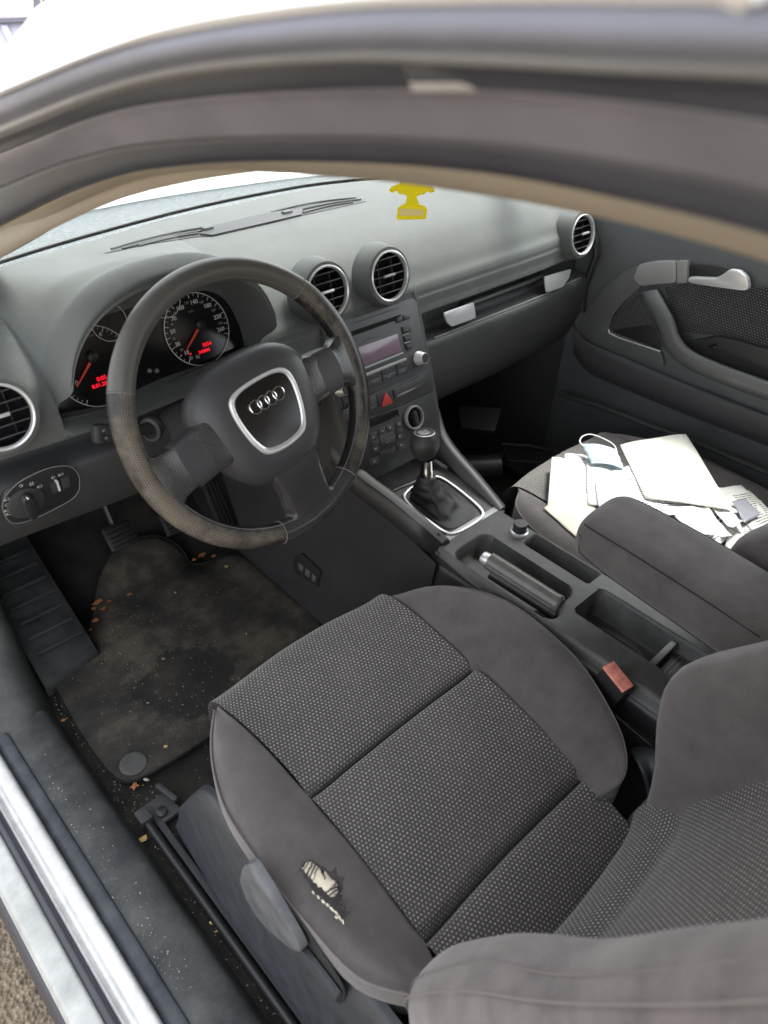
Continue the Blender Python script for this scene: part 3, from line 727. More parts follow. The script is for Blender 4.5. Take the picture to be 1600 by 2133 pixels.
def icon(x, y, kind, s_=.005):
    mb = MB(); c = pls.px(x, y, .004)
    if kind == 'lamp':
        mb.tube([c+pls.U*s_*.5*math.cos(a)+pls.V*s_*.4*math.sin(a) for a in np.linspace(-1.6, 1.6, 8)], .0003, 4)
        for k in (-1, 0, 1): mb.tube([c-pls.U*s_*.2+pls.V*k*s_*.3, c-pls.U*s_*.9+pls.V*k*s_*.3], .0003, 4)
    elif kind == 'ring':
        mb.tube([c+pls.U*s_*.4*math.cos(a)+pls.V*s_*.4*math.sin(a) for a in np.linspace(0, 2*math.pi, 12, endpoint=False)], .0003, 4, closed=True)
    else:
        mb.tube([c+pls.U*s_*.3*math.cos(a)+pls.V*s_*.3*math.sin(a) for a in np.linspace(0, 2*math.pi, 10, endpoint=False)], .0003, 4, closed=True)
        for a in np.linspace(0, 2*math.pi, 6, endpoint=False): mb.tube([c+(pls.U*math.cos(a)+pls.V*math.sin(a))*s_*.45, c+(pls.U*math.cos(a)+pls.V*math.sin(a))*s_*.75], .0003, 4)
    mb.build('switch_symbol', m_mark, LS)
for x, y, k in ((44, 1012, 'ring'), (66, 1008, 'sun'), (84, 1013, 'lamp'), (111, 995, 'ring'), (128, 988, 'lamp'), (15, 1040, 'lamp'), (14, 1052, 'ring'), (15, 1063, 'lamp'), (19, 1070, 'lamp'), (69, 1067, 'sun')): icon(x, y, k)

# ================================================================== CENTRE STACK
Pr0 = V3((.10, .164, .688)); Pr1 = V3((.10, .090, .498)); vv = (Pr0-Pr1).normalized()
pr = Plane((0, Pr0.y, Pr0.z), (1, 0, 0), vv)
# housing behind facia with bevelled shoulders
W0 = .118
rows = []
for v, hw in ((.020, .112), (.006, .116), (-.06, .117), (-.13, .117), (-.19, .116), (-.235, .112), (-.275, .105)):
    P = []
    for u, h in ((-hw-.006, -.13), (-hw-.004, -.03), (-hw+.000, -.008), (-hw+.010, .000), (-hw+.02, -.001), (hw-.02, -.001), (hw-.010, .000), (hw, -.008), (hw+.004, -.03), (hw+.006, -.13)):
        P.append(pr.uv(u, v, h))
    rows.append(P)
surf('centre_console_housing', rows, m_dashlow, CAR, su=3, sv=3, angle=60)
FAC = plateuv('stack_fascia', pr, rrect(.212, .226, .014, 0, -.103), -.002, .0022, m_radio, CAR)
RAD = plateuv('radio', pr, rrect(.192, .118, .008, 0, -.057), .002, .0055, m_radio, CAR)
H = .0058
def rp(name, pts, m, h1=.0075, rnd=0, bev=.0005, par=None, h0=.005): return plate(name, pr, pts, h0, h1, m, par or RAD, rnd, bev)
rp('disc_slot', [(715, 696), (835, 655), (837, 663), (718, 706)], m_deep, .0062, bev=0)
rp('radio_button', [(826, 663), (838, 658), (840, 669), (828, 673)], m_black, .008)
rp('radio_button', [(840, 657), (852, 656), (856, 662), (842, 668)], m_black, .008)
scr = rp('display_screen', [(700, 740), (828, 695), (837, 731), (700, 786)], m_screen, .0062, bev=.0006)
rp('screen_frame', [(700, 788), (840, 733), (841, 736), (700, 793)], m_satgrey, .0072, bev=0)
text_mesh('radio_lettering', 'Audi concert', .0072, pr.px(772, 704, .0062), pr.U, pr.V, m_markdim, RAD)
for q in ([(838, 681), (855, 677), (857, 693), (842, 697)], [(842, 700), (856, 696), (857, 712), (845, 714)], [(845, 717), (858, 714), (859, 727), (850, 730)]):
    rp('radio_button', q, m_black, .008)
for q in ([(839, 698), (852, 694)], [(843, 715), (855, 711)]):
    a, b = pr.px(*q[0], .0083), pr.px(*q[1], .0083); MB().tube([a, b], .0005, 4).build('button_trim', m_satgrey, RAD)
def knob(x, y, r, par, plane=pr, m1=m_black):
    c = plane.px(x, y, .006)
    k = MB().lathe([(r*1.25, 0), (r*1.25, .003), (r*1.1, .005), (r*1.0, .016), (r*.86, .0185), (r*.84, .018)], c, plane.N, 40).build('radio_knob', m_sat, par)
    MB().lathe([(r*.85, .0165), (r*.8, .0182), (0, .0182)], c, plane.N, 32).build('knob_cap', m1, par)
knob(872, 746, .0105, RAD); knob(708, 810, .0105, RAD)
rp('button_strip', [(700, 802), (847, 745), (847, 750), (700, 810)], m_satgrey, .0085, bev=.0004)
for q in ([(762, 778), (790, 767), (793, 782), (765, 793)], [(794, 766), (822, 755), (824, 771), (797, 781)], [(825, 754), (845, 747), (848, 761), (828, 769)], [(765, 795), (793, 784), (795, 797), (768, 808)], [(797, 783), (824, 773), (826, 785), (799, 795)], [(828, 771), (848, 763), (850, 775), (830, 783)]):
    rp('radio_button', q, m_radio, .0072)
for x, y in ((777, 781), (808, 769), (838, 757), (780, 796), (811, 784), (840, 773), (847, 687), (850, 704), (854, 721)):
    MB().box(pr.px(x, y, .0083 if y < 730 else .0075), (.006, .0004, .0011)).build('button_mark', m_markdim, RAD)
# switch row
SW = plateuv('switch_row', pr, rrect(.205, .040, .005, 0, -.144), .0018, .0058, m_black, CAR)
rp('storage_lid', [(820, 812), (882, 781), (888, 795), (824, 829)], m_radio, .0085, par=SW)
rp('storage_lid_trim', [(826, 824), (882, 799), (883, 801.5), (827, 827)], m_chrome, .0092, par=SW, bev=0)
rp('hazard_switch', [(784, 822), (815, 808), (820, 836), (790, 848)], m_black, .0085, par=SW)
a = [pr.px(*p, .0088) for p in ((802, 815), (794, 849), (819, 838))]
mb = MB(); mb.prism(a, pr.N*.0015, .1, .0005); mb.build('hazard_triangle', m_red, SW)
rp('seat_heater_switch', [(768, 830), (783, 823), (787, 845), (770, 852)], m_radio, .0085, par=SW)
rp('storage_lid_trim', [(772, 849), (784, 844), (784.5, 846.5), (773, 851.5)], m_chrome, .0092, par=SW, bev=0)
rp('seat_heater_switch', [(713, 855), (735, 846), (738, 872), (716, 882)], m_radio, .0085, par=SW)
# climate unit
CLI = plateuv('climate_panel', pr, rrect(.20, .085, .005, 0, -.208), .0018, .0052, m_black, CAR)
rp('climate_display', [(770, 868), (829, 852), (832, 868), (772, 890)], m_gloss, .006, par=CLI)
for q in ([(789, 893), (803, 888), (805, 902), (791, 908)], [(805, 887), (819, 882), (821, 895), (807, 901)], [(824, 880), (836, 876), (837, 886), (826, 890)], [(826, 893), (838, 889), (839, 899), (828, 903)], [(828, 906), (840, 902), (841, 911), (830, 915)],
          [(771, 904), (785, 899), (787, 914), (773, 919)], [(774, 920), (788, 915), (790, 924), (776, 930)], [(776, 932), (790, 927), (792, 938), (778, 944)], [(793, 921), (822, 910), (823, 918), (795, 929)],
          [(826, 923), (844, 917), (846, 931), (829, 938)], [(792, 942), (824, 931), (826, 939), (794, 950)], [(770, 958), (788, 951), (790, 963), (772, 971)]):
    rp('climate_button', q, m_radio, .0068, par=CLI)
for k in range(4):
    a, b = pr.px(791+k, 909+k*3.4, .0062), pr.px(820+k, 899+k*3.4, .0062); MB().tube([a, b], .0004, 4).build('button_trim', m_rail, CLI)
text_mesh('button_symbol', '-', .008, pr.px(797, 897, .007), pr.U, pr.V, m_mark, CLI)
text_mesh('button_symbol', '+', .007, pr.px(813, 891, .007), pr.U, pr.V, m_mark, CLI)
text_mesh('button_symbol', 'AUTO', .0042, pr.px(808, 920, .007), pr.U, pr.V, m_markdim, CLI)
for x, y in ((778, 911), (783, 935), (832, 883), (833, 909), (836, 927), (780, 961)):
    c = pr.px(x, y, .0072); MB().tube([c+pr.U*.0018*math.cos(a)+pr.V*.0014*math.sin(a) for a in np.linspace(0, 2*math.pi, 10, endpoint=False)], .0003, 4, closed=True).build('button_symbol', m_mark, CLI)
# ringed rotary beside the display
c = pr.px(861, 869, .006)
KN = MB().lathe([(.0215, -.006), (.0225, .004), (.0215, .0065), (.0195, .006), (.019, .000)], c, pr.N, 48).build('ignition_surround', m_satgrey, CAR)
MB().lathe([(.0192, -.002), (.0185, .001), (0, .001)], c, pr.N, 32).build('ignition_disc', m_gloss, KN)
MB().box(c+pr.N*.004+pr.V*-.001, (.009, .027, .012), Matrix((pr.U, pr.V, pr.N)).transposed(), .004).build('key_grip', m_black, KN)

# ================================================================== CENTRE CONSOLE
def wellf(x, y, cx, cy, hw, hh, r, wall=.004):
    dx = abs(x-cx)-hw+r; dy = abs(y-cy)-hh+r
    d = math.hypot(max(dx, 0), max(dy, 0))+min(max(dx, dy), 0)-r
    return 1-smooth(-wall, wall*.4, d)
def conz(x, y):
    z = .380
    hx = .09
    z -= .022*smooth(.078, .092, abs(x-.004))**1.5
    # handbrake well, floor steps up at the left
    wv = wellf(x, y, -.030, -.228, .045, .098, .022)
    z -= wv*(.032+.012*smooth(-.03, .0, x))
    z -= .03*wellf(x, y, -.055, -.318, .018, .022, .017)
    z -= .05*wellf(x, y, .062, -.262, .017, .068, .004, .002)
    cup = wellf(x, y, .012, -.455, .038, .105, .010, .003)
    z -= .055*cup
    if cup > .9:
        c2 = wellf(x, y, .005, -.415, .026, .045, .02)
        z -= .02*c2
        z += .035*wellf(x, y, .012, -.490, .04, .006, .002)
        if y < -.497: z += .028+.003*math.sin(y*1100)
    # cut away on the left edge where the well opens to the seat
    return z
CON = gridz('centre_console', -.090, .098, -.66, -.104, .0028, conz, m_console, CAR, 'dark grey plastic centre console between the seats', angle=75)
for sx in (-1, 1):
    X = -.090 if sx < 0 else .098
    surf('console_side', [[V3((X, y, .359)), V3((X+sx*.004, y, .35)), V3((X+sx*.008, y, .30)), V3((X+sx*.012, y, .12)), V3((X+sx*.014, y, .0))] for y in (-.66, -.4, -.2, -.10, .02, .14)], m_black, CON, su=2, sv=3)
MB().tube([V3((-.098, y, .318-.012*smooth(-.45, -.62, y))) for y in np.linspace(-.345, -.62, 12)]+[], .0016, 6).build('console_seam', m_rail, CON)
# front face of raised console
obj_from('console_front', [(-.09, -.104, .36), (.098, -.104, .36), (.098, -.104, .30), (-.09, -.104, .30)], [(0, 1, 2, 3)], m_console, CON, smooth=False)
# shifter plate
psh = Plane((0, -.10, .374), (1, 0, 0), (0, 1, .10))
mb = MB(); mb.prism([psh.uv(-.085, -.01, -.012), psh.uv(.098, -.01, -.012), psh.uv(.100, .20, -.012), psh.uv(-.09, .20, -.012)], psh.N*.012, 0, .002)
SH = mb.build('shift_plate', m_console, CAR)
fr = [(815, 1028), (845, 1012), (900, 984), (915, 983), (965, 1020), (1005, 1062), (1004, 1078), (960, 1108), (930, 1114), (905, 1098), (862, 1060), (836, 1040)]
P = [psh.px(p.x, p.y, .003) for p in chaikin([V3((838, 1037, 0)), V3((850, 1020, 0)), V3((890, 997, 0)), V3((914, 990, 0)), V3((955, 1018, 0)), V3((1008, 1063, 0)), V3((1004, 1080, 0)), V3((955, 1110, 0)), V3((930, 1113, 0)), V3((880, 1075, 0))], 2)]
SHF = MB().tube(P, .0030, 8, closed=True, up=psh.N, sq=(1, .8)).build('gear_lever_frame', m_sat, CAR)
# flat satin plate left + small chrome line
plate('shift_trim', psh, [(920, 1120), (1030, 1055), (1040, 1062), (935, 1130)], .0, .0015, m_satgrey, SH, bev=.0003)
for a, b in (((818, 1022), (866, 1002)), ((800, 1034), (815, 1027))):
    MB().tube([psh.px(*a, .003), psh.px(*b, .003)], .0012, 6).build('shift_trim', m_sat, SH)
# boot, with folds
base = [(848, 1040), (866, 1020), (893, 1004), (915, 1000), (948, 1022), (992, 1062), (990, 1074), (955, 1098), (930, 1103), (885, 1070)]
base = [psh.px(p.x, p.y, .002) for p in chaikin([V3((*b, 0)) for b in base], 2)]
n = len(base); KNB = V3((0, .019, .499)); bt = at(889, 1000, 'X', -.004); colT = at(889, 968, 'X', -.003)
bc = sum(base, V3((0, 0, 0)))/n; dirv = (colT-bt).normalized()
rows = []
sx_ = dirv.cross(V3((0, 1, 0))).normalized(); sy_ = sx_.cross(dirv)
for t in (0, .12, .3, .5, .7, .86, 1):
    row = []
    c_ = bc.lerp(bt, t)
    for k in range(n):
        a0 = base[k]
        ang = math.atan2(a0.y-bc.y, a0.x-bc.x)
        tp = bt+V3((math.cos(ang)*.019, math.sin(ang)*.019, 0))
        f = t**.72 if t < 1 else 1
        p = a0.lerp(tp, f); p.z = a0.z+(tp.z-a0.z)*(t**1.35)
        row.append(p)
    rows.append(row)
def bfold(p, i, j):
    q = V3(p); a = j*2*math.pi; s_ = math.sin(math.pi*i)
    d = (q-bc); d.z = 0; d.normalize()
    q += d*s_*(.0030*math.sin(a*3+i*4)+.0012*math.sin(a*7-i*9)+.0028*math.sin(i*20+a*1.5))
    q.z += s_*.0018*math.sin(a*3+i*7)
    return q
BO = surf('gear_lever_boot', rows, m_boot, CAR, su=4, sv=2, closed=True, fn=bfold, angle=80)
GL = MB().lathe([(0.0, -.03), (.012, -.029), (.0215, -.019), (.0268, -.004), (.0270, .006), (.0235, .017), (.0190, .0225), (.0185, .0215)], KNB, dirv, 40).build('gear_lever', m_boot, CAR, 'black ball topped gear lever')
MB().lathe([(.0187, .0205), (.0185, .0228), (.0175, .0232)], KNB, dirv, 40).build('knob_ring', m_sat, GL)
MB().lathe([(.0176, .0225), (.0, .0240)], KNB, dirv, 40).build('knob_cap', m_radio, GL)
MB().lathe([(.0105, .0236), (.0, .0250)], KNB+sx_*.002, dirv, 24).build('shift_pattern_disc', m_satgrey, GL)
U_ = dirv.cross(V3((0, -1, 0))).cross(dirv).normalized()*-1; 
_u = V3((1, 0, 0))-dirv*dirv.x; _u.normalize(); _v = dirv.cross(_u)
for i_, (tx, ty) in enumerate(((-1, 1), (-1, -1), (0, 1), (0, -1), (1, 1), (1, -1))):
    text_mesh('shift_number', '135R'[0] if 0 else '123456'[i_], .0055, KNB+dirv*.0256+_u*tx*.0048+_v*ty*.0045, _u, _v, m_black, GL)
MB().lathe([(.0125, 0), (.0118, .018), (.0105, .022), (.0105, .040)], bt+dirv*.002, dirv, 32).build('lever_collar', m_chrome, GL)
MB().lathe([(.0195, -.012), (.018, .002), (.0165, .008), (.0125, .010)], bt+dirv*.0, dirv, 32).build('boot_collar', m_boot, GL)

# rails from the stack down to the console
def bar(name, pts, wt, ht, m, label=None, m2=None):
    P = cr1([list(p) for p in pts], 5); mb = MB()
    mb.tube(P, [wt]*len(P), 12, sq=(1, ht/wt)); return mb.build(name, m, CAR, label, angle=70)
rA = [pr.uv(.112, -.205, -.012), V3((.110, .06, .437)), V3((.105, -.03, .400)), V3((.094, -.104, .376))]
surf('console_rail', [[p+V3((-.006, 0, -.03)), p+V3((-.006, 0, -.004)), p+V3((-.004, 0, .002)), p+V3((.006, 0, .002)), p+V3((.009, 0, -.004)), p+V3((.012, .01, -.10))] for p in rA], m_rail, CAR, su=5, sv=3, angle=50, label='grey support rail on the passenger side of the gear lever')
l0 = at(742, 985, 'X', -.100); l1 = at(932, 1132, 'Z', .385)
rL = [V3((-.112, .13, .490)), at(748, 984, 'X', -.106), at(815, 1035, 'X', -.100), at(880, 1088, 'X', -.092), at(928, 1130, 'Z', .383)]
surf('console_rail', [[p+V3((.012, .0, -.03)), p+V3((.010, 0, -.002)), p+V3((.005, 0, .004)), p+V3((-.005, 0, .003)), p+V3((-.012, 0, -.006)), p+V3((-.015, -.004, -.022)), p+V3((-.013, .0, -.040)), p+V3((-.002, .0, -.048))] for p in rL]+
     [[rL[-1]+V3((-.001, -.010, -.020))]*8], m_black, CAR, su=5, sv=4, angle=60, label='thick black padded rail on the driver side of the gear lever')
surf('rail_cap_strip', [[p+V3((.009, 0, .0035)), p+V3((.004, 0, .0060)), p+V3((-.004, 0, .0050)), p+V3((-.008, 0, .002))] for p in rL], m_rail, CAR, su=5, sv=3)
surf('console_side', [[V3((-.112, .16, .46)), V3((-.122, .16, .36)), V3((-.13, .16, .2))], [V3((-.108, .02, .41)), V3((-.118, .02, .33)), V3((-.128, .02, .18))], [V3((-.10, -.12, .365)), V3((-.108, -.12, .31)), V3((-.124, -.12, .16))]], m_socket, CON, su=4, sv=3)
# storage cubby floor forward of the lever
obj_from('cubby_floor', [(-.1, .06, .392), (.1, .06, .392), (.1, .2, .40), (-.1, .2, .40)], [(0, 1, 2, 3)], m_console, CAR, smooth=False)
MB().tube([at(905, 962, 'Z', .42), at(930, 978, 'Z', .418)], .006, 8).build('cubby_pin', m_radio, CAR)

# handbrake
h0, h1 = at(1012, 1163, 'Z', .392), at(1168, 1262, 'Z', .378)
hd = (h1-h0).normalized()
P = [h0+hd*.008, h0+hd*.012, h0.lerp(h1, .3), h0.lerp(h1, .6), h0.lerp(h1, .9), h1]
HB = MB().tube(cr1([list(p) for p in P], 4), [.0155]*17+[.016, .0165, .016, .013], 16, sq=(1, 1.05)).build('handbrake_lever', m_grip, CAR, 'black leather handbrake lever with silver button')
MB().lathe([(0, -.006), (.009, -.005), (.0110, -.001), (.0112, .010), (.014, .013)], h0-hd*.002, hd, 24).build('handbrake_button', m_sat, HB)
MB().tube([h0+hd*.02+V3((-.008, 0, -.014)), h1+V3((-.006, 0, -.016))], .011, 10).build('handbrake_base', m_black, HB)
MB().tube([h0.lerp(h1, t)+V3((-.0155, 0, .001)) for t in np.linspace(.08, .95, 14)], .0008, 5).build('handbrake_seam', m_rail, HB)
# 12 V socket
ls = at(1082, 1106, 'Z', .383)
LGT = MB().lathe([(.0165, -.004), (.0165, .0015), (.0135, .003), (.0125, .002)], ls, (0, 0, 1), 36).build('cigarette_lighter', m_sat, CAR)
MB().lathe([(.0118, -.002), (.0118, .009), (.0125, .011), (.0125, .0165), (.0115, .018), (0, .018)], ls, (0, 0, 1), 36).build('lighter_knob', m_black, LGT)
text_mesh('lighter_symbol', 'V', .009, ls+V3((0, 0, .0182)), V3((1, -.3, 0)), V3((.3, 1, 0)), m_markdim, LGT)
# cup holder metal lip
MB().box((.012, -.490, .368), (.070, .010, .006), None, .001).build('cup_holder_divider', m_rail, CON)
for k in range(9):
    MB().box((.012, -.506-.007*k, .3535), (.068, .0012, .0014)).build('cup_holder_rib', m_rail, CON)
# belt buckle
bk = at(1291, 1411, 'Z', .392)
mb = MB(); R_ = Matrix.Rotation(math.radians(-12), 3, 'Z') @ Matrix.Rotation(math.radians(12), 3, 'X')
mb.box(bk+R_ @ V3((0, 0, -.040)), (.026, .048, .075), R_, .004); BK = mb.build('belt_buckle', m_black, CAR)
MB().box(bk+R_ @ V3((-.001, .002, -.001)), (.021, .044, .006), R_, .0015).build('buckle_button', m_buckle, BK)
MB().tube([bk+V3((0, -.01, -.07)), bk+V3((0, -.03, -.2))], .012, 8, sq=(.3, 1.4)).build('buckle_stalk', m_black, BK)

# armrest
def armsec(y, cx, cz, hw, hh, p=2.8, n=28):
    out = []
    for k in range(n):
        a = 2*math.pi*k/n; c, s_ = math.cos(a), math.sin(a)
        out.append(V3((cx+hw*math.copysign(abs(c)**(2/p), c), y, cz+hh*math.copysign(abs(s_)**(2/p), s_))))
    return out
ARZ = .497; ACX = .052
AS = [(-.306, .02, .01, .006), (-.308, .050, .024, .004), (-.318, .062, .036, .0), (-.340, .068, .040, .0), (-.42, .071, .043, -.001), (-.52, .073, .044, -.004), (-.60, .072, .043, -.010), (-.65, .06, .035, -.018), (-.655, .01, .01, -.018)]
rows = [armsec(y, ACX-.006*smooth(-.3, -.6, y), ARZ+dz, hw, hh, p=3.2) for y, hw, hh, dz in AS]
AR = surf('armrest', rows, m_bolster, CAR, su=5, sv=1, closed=True, angle=80, label='plum grey cloth centre armrest')
AP = cr1([[*a] for a in AS[2:7]], 6)
def asurf(y, hw, hh, dz, t, k_=1.0):
    c, s_ = math.cos(t), math.sin(t); q = 2/3.2
    return V3((ACX-.006*smooth(-.3, -.6, y)+k_*hw*math.copysign(abs(c)**q, c), y, ARZ+dz+k_*hh*math.copysign(abs(s_)**q, s_)))
for t in (math.radians(38), math.radians(142)):
    MB().tube([asurf(*a, t, 1.0) for a in AP], .0012, 6).build('armrest_seam', m_seamdark, AR)
MB().tube([asurf(*a, math.radians(172-30*(k_/(len(AP)-1))**.5*0-0), 1.0) for k_, a in enumerate(AP[:3])]+[asurf(*a, math.radians(190+24*min(1, k_/9)), 1.0) for k_, a in enumerate(AP[3:])], .0011, 6).build('armrest_seam', m_seamdark, AR)
MB().tube([V3((.04, -.62, .50)), V3((.04, -.66, .40)), V3((.04, -.66, .33))], .03, 10).build('armrest_bracket', m_black, AR)

# ================================================================== SEATS
def make_seat(name, cx, sg, dy, dz, label, driver):
    """sg=+1: door side is -X. Coordinates below are written for the driver's seat about x=-.365"""
    ST = bpy.data.objects.new(name, None); ST.parent = CAR; COL.objects.link(ST); ST['label'] = label
    def T3(x, y, z): return V3((cx+(x+.365)*sg, y+dy, z+dz))
    IL, IR = [], []
    # insert: section lines front to back
    sec = [(-.085, .235, 0), (-.082, .300, 0), (-.095, .338, 0), (-.125, .357, 0), (-.19, .359, 0), (-.26, .352, 0), (-.293, .345, 0), (-.302, .334, 1), (-.306, .333, 1), (-.314, .344, 0), (-.35, .343, 0), (-.42, .331, 0), (-.485, .311, 0), (-.503, .303, 0), (-.511, .290, 1), (-.515, .289, 1), (-.524, .299, 0), (-.56, .293, 0), (-.61, .272, 0), (-.66, .235, 0)]
    L_ = lambda y: -.527-.012*smooth(-.25, -.10, y); R_ = lambda y: -.211-.0*y
    rows = []
    for y, z, g in sec:
        row = []
        for t in (0, .08, .25, .5, .75, .92, 1):
            x = L_(y)*(1-t)+R_(y)*t; bulge = math.sin(math.pi*t)
            yy = y+(.018*bulge if y > -.14 else .006*bulge)
            zz = z-.006*bulge+(.004 if t in (0, 1) else 0)
            row.append(T3(x, yy, zz))
        rows.append(row)
    def wrin(p, i, j):
        q = V3(p); q.z += .0018*noise.noise(V3((q.x*14, q.y*14, 5))); return q
    surf('cushion_insert', rows, m_dots, ST, su=4, sv=4, flip=(sg < 0), fn=wrin, angle=80)
    for y in (-.304, -.513):
        MB().tube([T3(L_(y)*(1-t)+R_(y)*t, y+.006*math.sin(math.pi*t), (.339 if y > -.4 else .294)-.006*math.sin(math.pi*t)-.002) for t in np.linspace(0, 1, 14)], .0022, 6).build('cushion_seam', m_seamdark, ST)
    # bolsters: rows fore-aft, (y, inner x, z inner, outer x, z top outer)
    inner = [(-.118, -.210), (-.16, -.210), (-.22, -.211), (-.30, -.212), (-.41, -.213), (-.48, -.214), (-.510, -.214), (-.522, -.216), (-.528, -.218)]
    outR = [(-.132, -.196, .362), (-.165, -.142, .372), (-.225, -.104, .380), (-.30, -.091, .384), (-.41, -.102, .378), (-.495, -.136, .366), (-.540, -.164, .352), (-.560, -.196, .336), (-.548, -.226, .312)]
    rows = []
    def zi(y): return float(np.interp(-y, [-s_[0] for s_ in sec if s_[2] == 0], [s_[1] for s_ in sec if s_[2] == 0]))+.001
    for (yi, xi), (yo, xo, zo) in zip(inner, outR):
        z0 = zi(yi); m1 = .35; m2 = .72; hi = .016*min(1, abs(xo-xi)/.1)
        rows.append([T3(xi, yi, z0-.006), T3(xi+(xo-xi)*.05, yi+(yo-yi)*.05, z0+.003), T3(xi+(xo-xi)*m1, yi+(yo-yi)*m1, z0+(zo-z0)*m1+hi), T3(xi+(xo-xi)*m2, yi+(yo-yi)*m2, z0+(zo-z0)*m2+hi*1.1), T3(xo-(xo-xi)*.04, yo, zo), T3(xo+.002, yo-.0, zo-.012), T3(xo+.003, yo, zo-.06), T3(xo-.003, yo, .16)])
    BR = surf('cushion_bolster', rows, m_bolster, ST, su=5, sv=4, flip=(sg < 0), angle=80, label='smooth cloth bolster of the cushion on the console side')
    pip = cr1([list(T3(xo-(xo-xi)*.02+.001, yo, zo-.001)) for (yi, xi), (yo, xo, zo) in zip(inner, outR)], 5)
    MB().tube(pip, .0013, 6).build('bolster_piping', m_seam, BR)
    innerL = [(-.118, -.540), (-.16, -.535), (-.22, -.529), (-.30, -.525), (-.40, -.524), (-.49, -.524), (-.525, -.526), (-.548, -.536)]
    outL = [(-.118, -.545, .352), (-.150, -.571, .352), (-.195, -.597, .350), (-.255, -.617, .350), (-.33, -.624, .350), (-.41, -.625, .348), (-.50, -.618, .346), (-.553, -.585, .342)]
    rows = []
    for (yi, xi), (yo, xo, zo) in zip(innerL, outL):
        z0 = zi(yi); m1 = .35; m2 = .75; hi = .014*min(1, abs(xo-xi)/.08)
        rows.append([T3(xi, yi, z0-.008), T3(xi+(xo-xi)*.06, yi+(yo-yi)*.05, z0+.004), T3(xi+(xo-xi)*m1, yi+(yo-yi)*m1, z0+(zo-z0)*m1+hi), T3(xi+(xo-xi)*m2, yi+(yo-yi)*m2, z0+(zo-z0)*m2+hi*.95), T3(xo+.002, yo, zo), T3(xo-.002, yo, zo-.006), T3(xo-.002, yo, zo-.030), T3(xo+.006, yo, zo-.05), T3(xo+.01, yo, .26)])
    rows.append([T3(-.545, -.560, .30), T3(-.547, -.562, .31), T3(-.552, -.563, .32), T3(-.558, -.564, .325), T3(-.566, -.564, .325), T3(-.568, -.564, .32), T3(-.568, -.564, .31), T3(-.566, -.563, .29), T3(-.56, -.56, .25)])
    def crease(p, i, j):
        q = V3(p)
        if driver:
            q.z += .0030*smooth(.45, .8, i)*math.sin(j*30+i*5)*smooth(.08, .3, j)*(1-smooth(.42, .6, j))+.0035*noise.noise(V3((q.x*22, q.y*13, 2)))*smooth(.1, .3, j)*(1-smooth(.5, .7, j))
            c_ = at(678, 1850, 'Z', .36); d_ = math.hypot((q.x-c_.x)*1.6, q.y-c_.y); q.z -= .006*math.exp(-(d_/.035)**2)
        return q
    BL = surf('cushion_bolster', rows, m_bolster, ST, su=5, sv=4, flip=(sg > 0), angle=80, fn=crease, label='torn cloth bolster of the cushion on the door side' if driver else None)
    MB().tube(cr1([list(T3(xo-.001, yo, zo+.0008)) for (yi, xi), (yo, xo, zo) in zip(innerL, outL)], 5), .0015, 6).build('bolster_piping', m_seam, BL)
    # backrest: insert with rolls, leaning back
    def bk_(x, z, o=0): return T3(x, -.618-(z-.30)*.46+o, z)
    sb = [(.255, -.02), (.285, .012), (.315, .022), (.345, .016), (.365, .004), (.40, .010), (.46, .012), (.53, .008), (.60, .000), (.66, -.002), (.72, -.002), (.80, -.004), (.88, -.01)]
    rows = []
    for z, o in sb:
        row = []
        for t in (0, .12, .3, .5, .7, .88, 1):
            x = -.535*(1-t)-.195*t; row.append(bk_(x, z, o-.012*math.sin(math.pi*t)+(.008 if t in (0, 1) else 0)))
        rows.append(row)
    surf('backrest_insert', rows, m_dots, ST, su=4, sv=4, flip=(sg > 0), angle=80)
    # backrest bolsters
    def bb(side):
        rows = []
        xi0, xo0 = (-.525, -.640) if side < 0 else (-.205, -.095)
        Z = (.245, .30, .38, .46, .56, .66, .78, .88) if side < 0 else (.245, .30, .37, .45, .535, .64, .78, .88)
        pr_ = (.025, .068, .104, .122, .126, .114, .113, .12) if side < 0 else (.010, .022, .062, .122, .166, .140, .108, .09)
        wd = (.45, .72, .9, 1, 1, .97, .95, .95) if side < 0 else (.55, .68, .76, .84, .95, 1, .95, .9)
        for z, o, w_ in zip(Z, pr_, wd):
            xi = xi0; xo = xi0+(xo0-xi0)*w_
            rows.append([bk_(xi-(xo-xi)*.10, z, -.002), bk_(xi, z, .012), bk_(xi+(xo-xi)*.18, z, o*.85), bk_(xi+(xo-xi)*.45, z, o), bk_(xi+(xo-xi)*.80, z, o*.86), bk_(xo, z, o*.35), bk_(xo, z, -.05), bk_(xi+(xo-xi)*.8, z, -.12)])
        z = .225; rows.insert(0, [bk_(xi0+(xo0-xi0)*t, z, -.02) for t in (0, .05, .12, .22, .32, .4, .42, .4)])
        def lump(p, i, j):
            q = V3(p); a_ = .0055 if driver and side < 0 else .005; q.y += a_*noise.noise(V3((q.x*8, q.y*8, q.z*9)))+a_*.12*noise.noise(V3((q.x*30, q.y*30, q.z*34+9))); q.x += .5*a_*noise.noise(V3((q.x*12, 7, q.z*14))); return q
        B_ = surf('backrest_bolster', rows, m_bolster_back if side < 0 else m_bolster, ST, su=5, sv=5, flip=(sg*side < 0), angle=80, fn=lump)
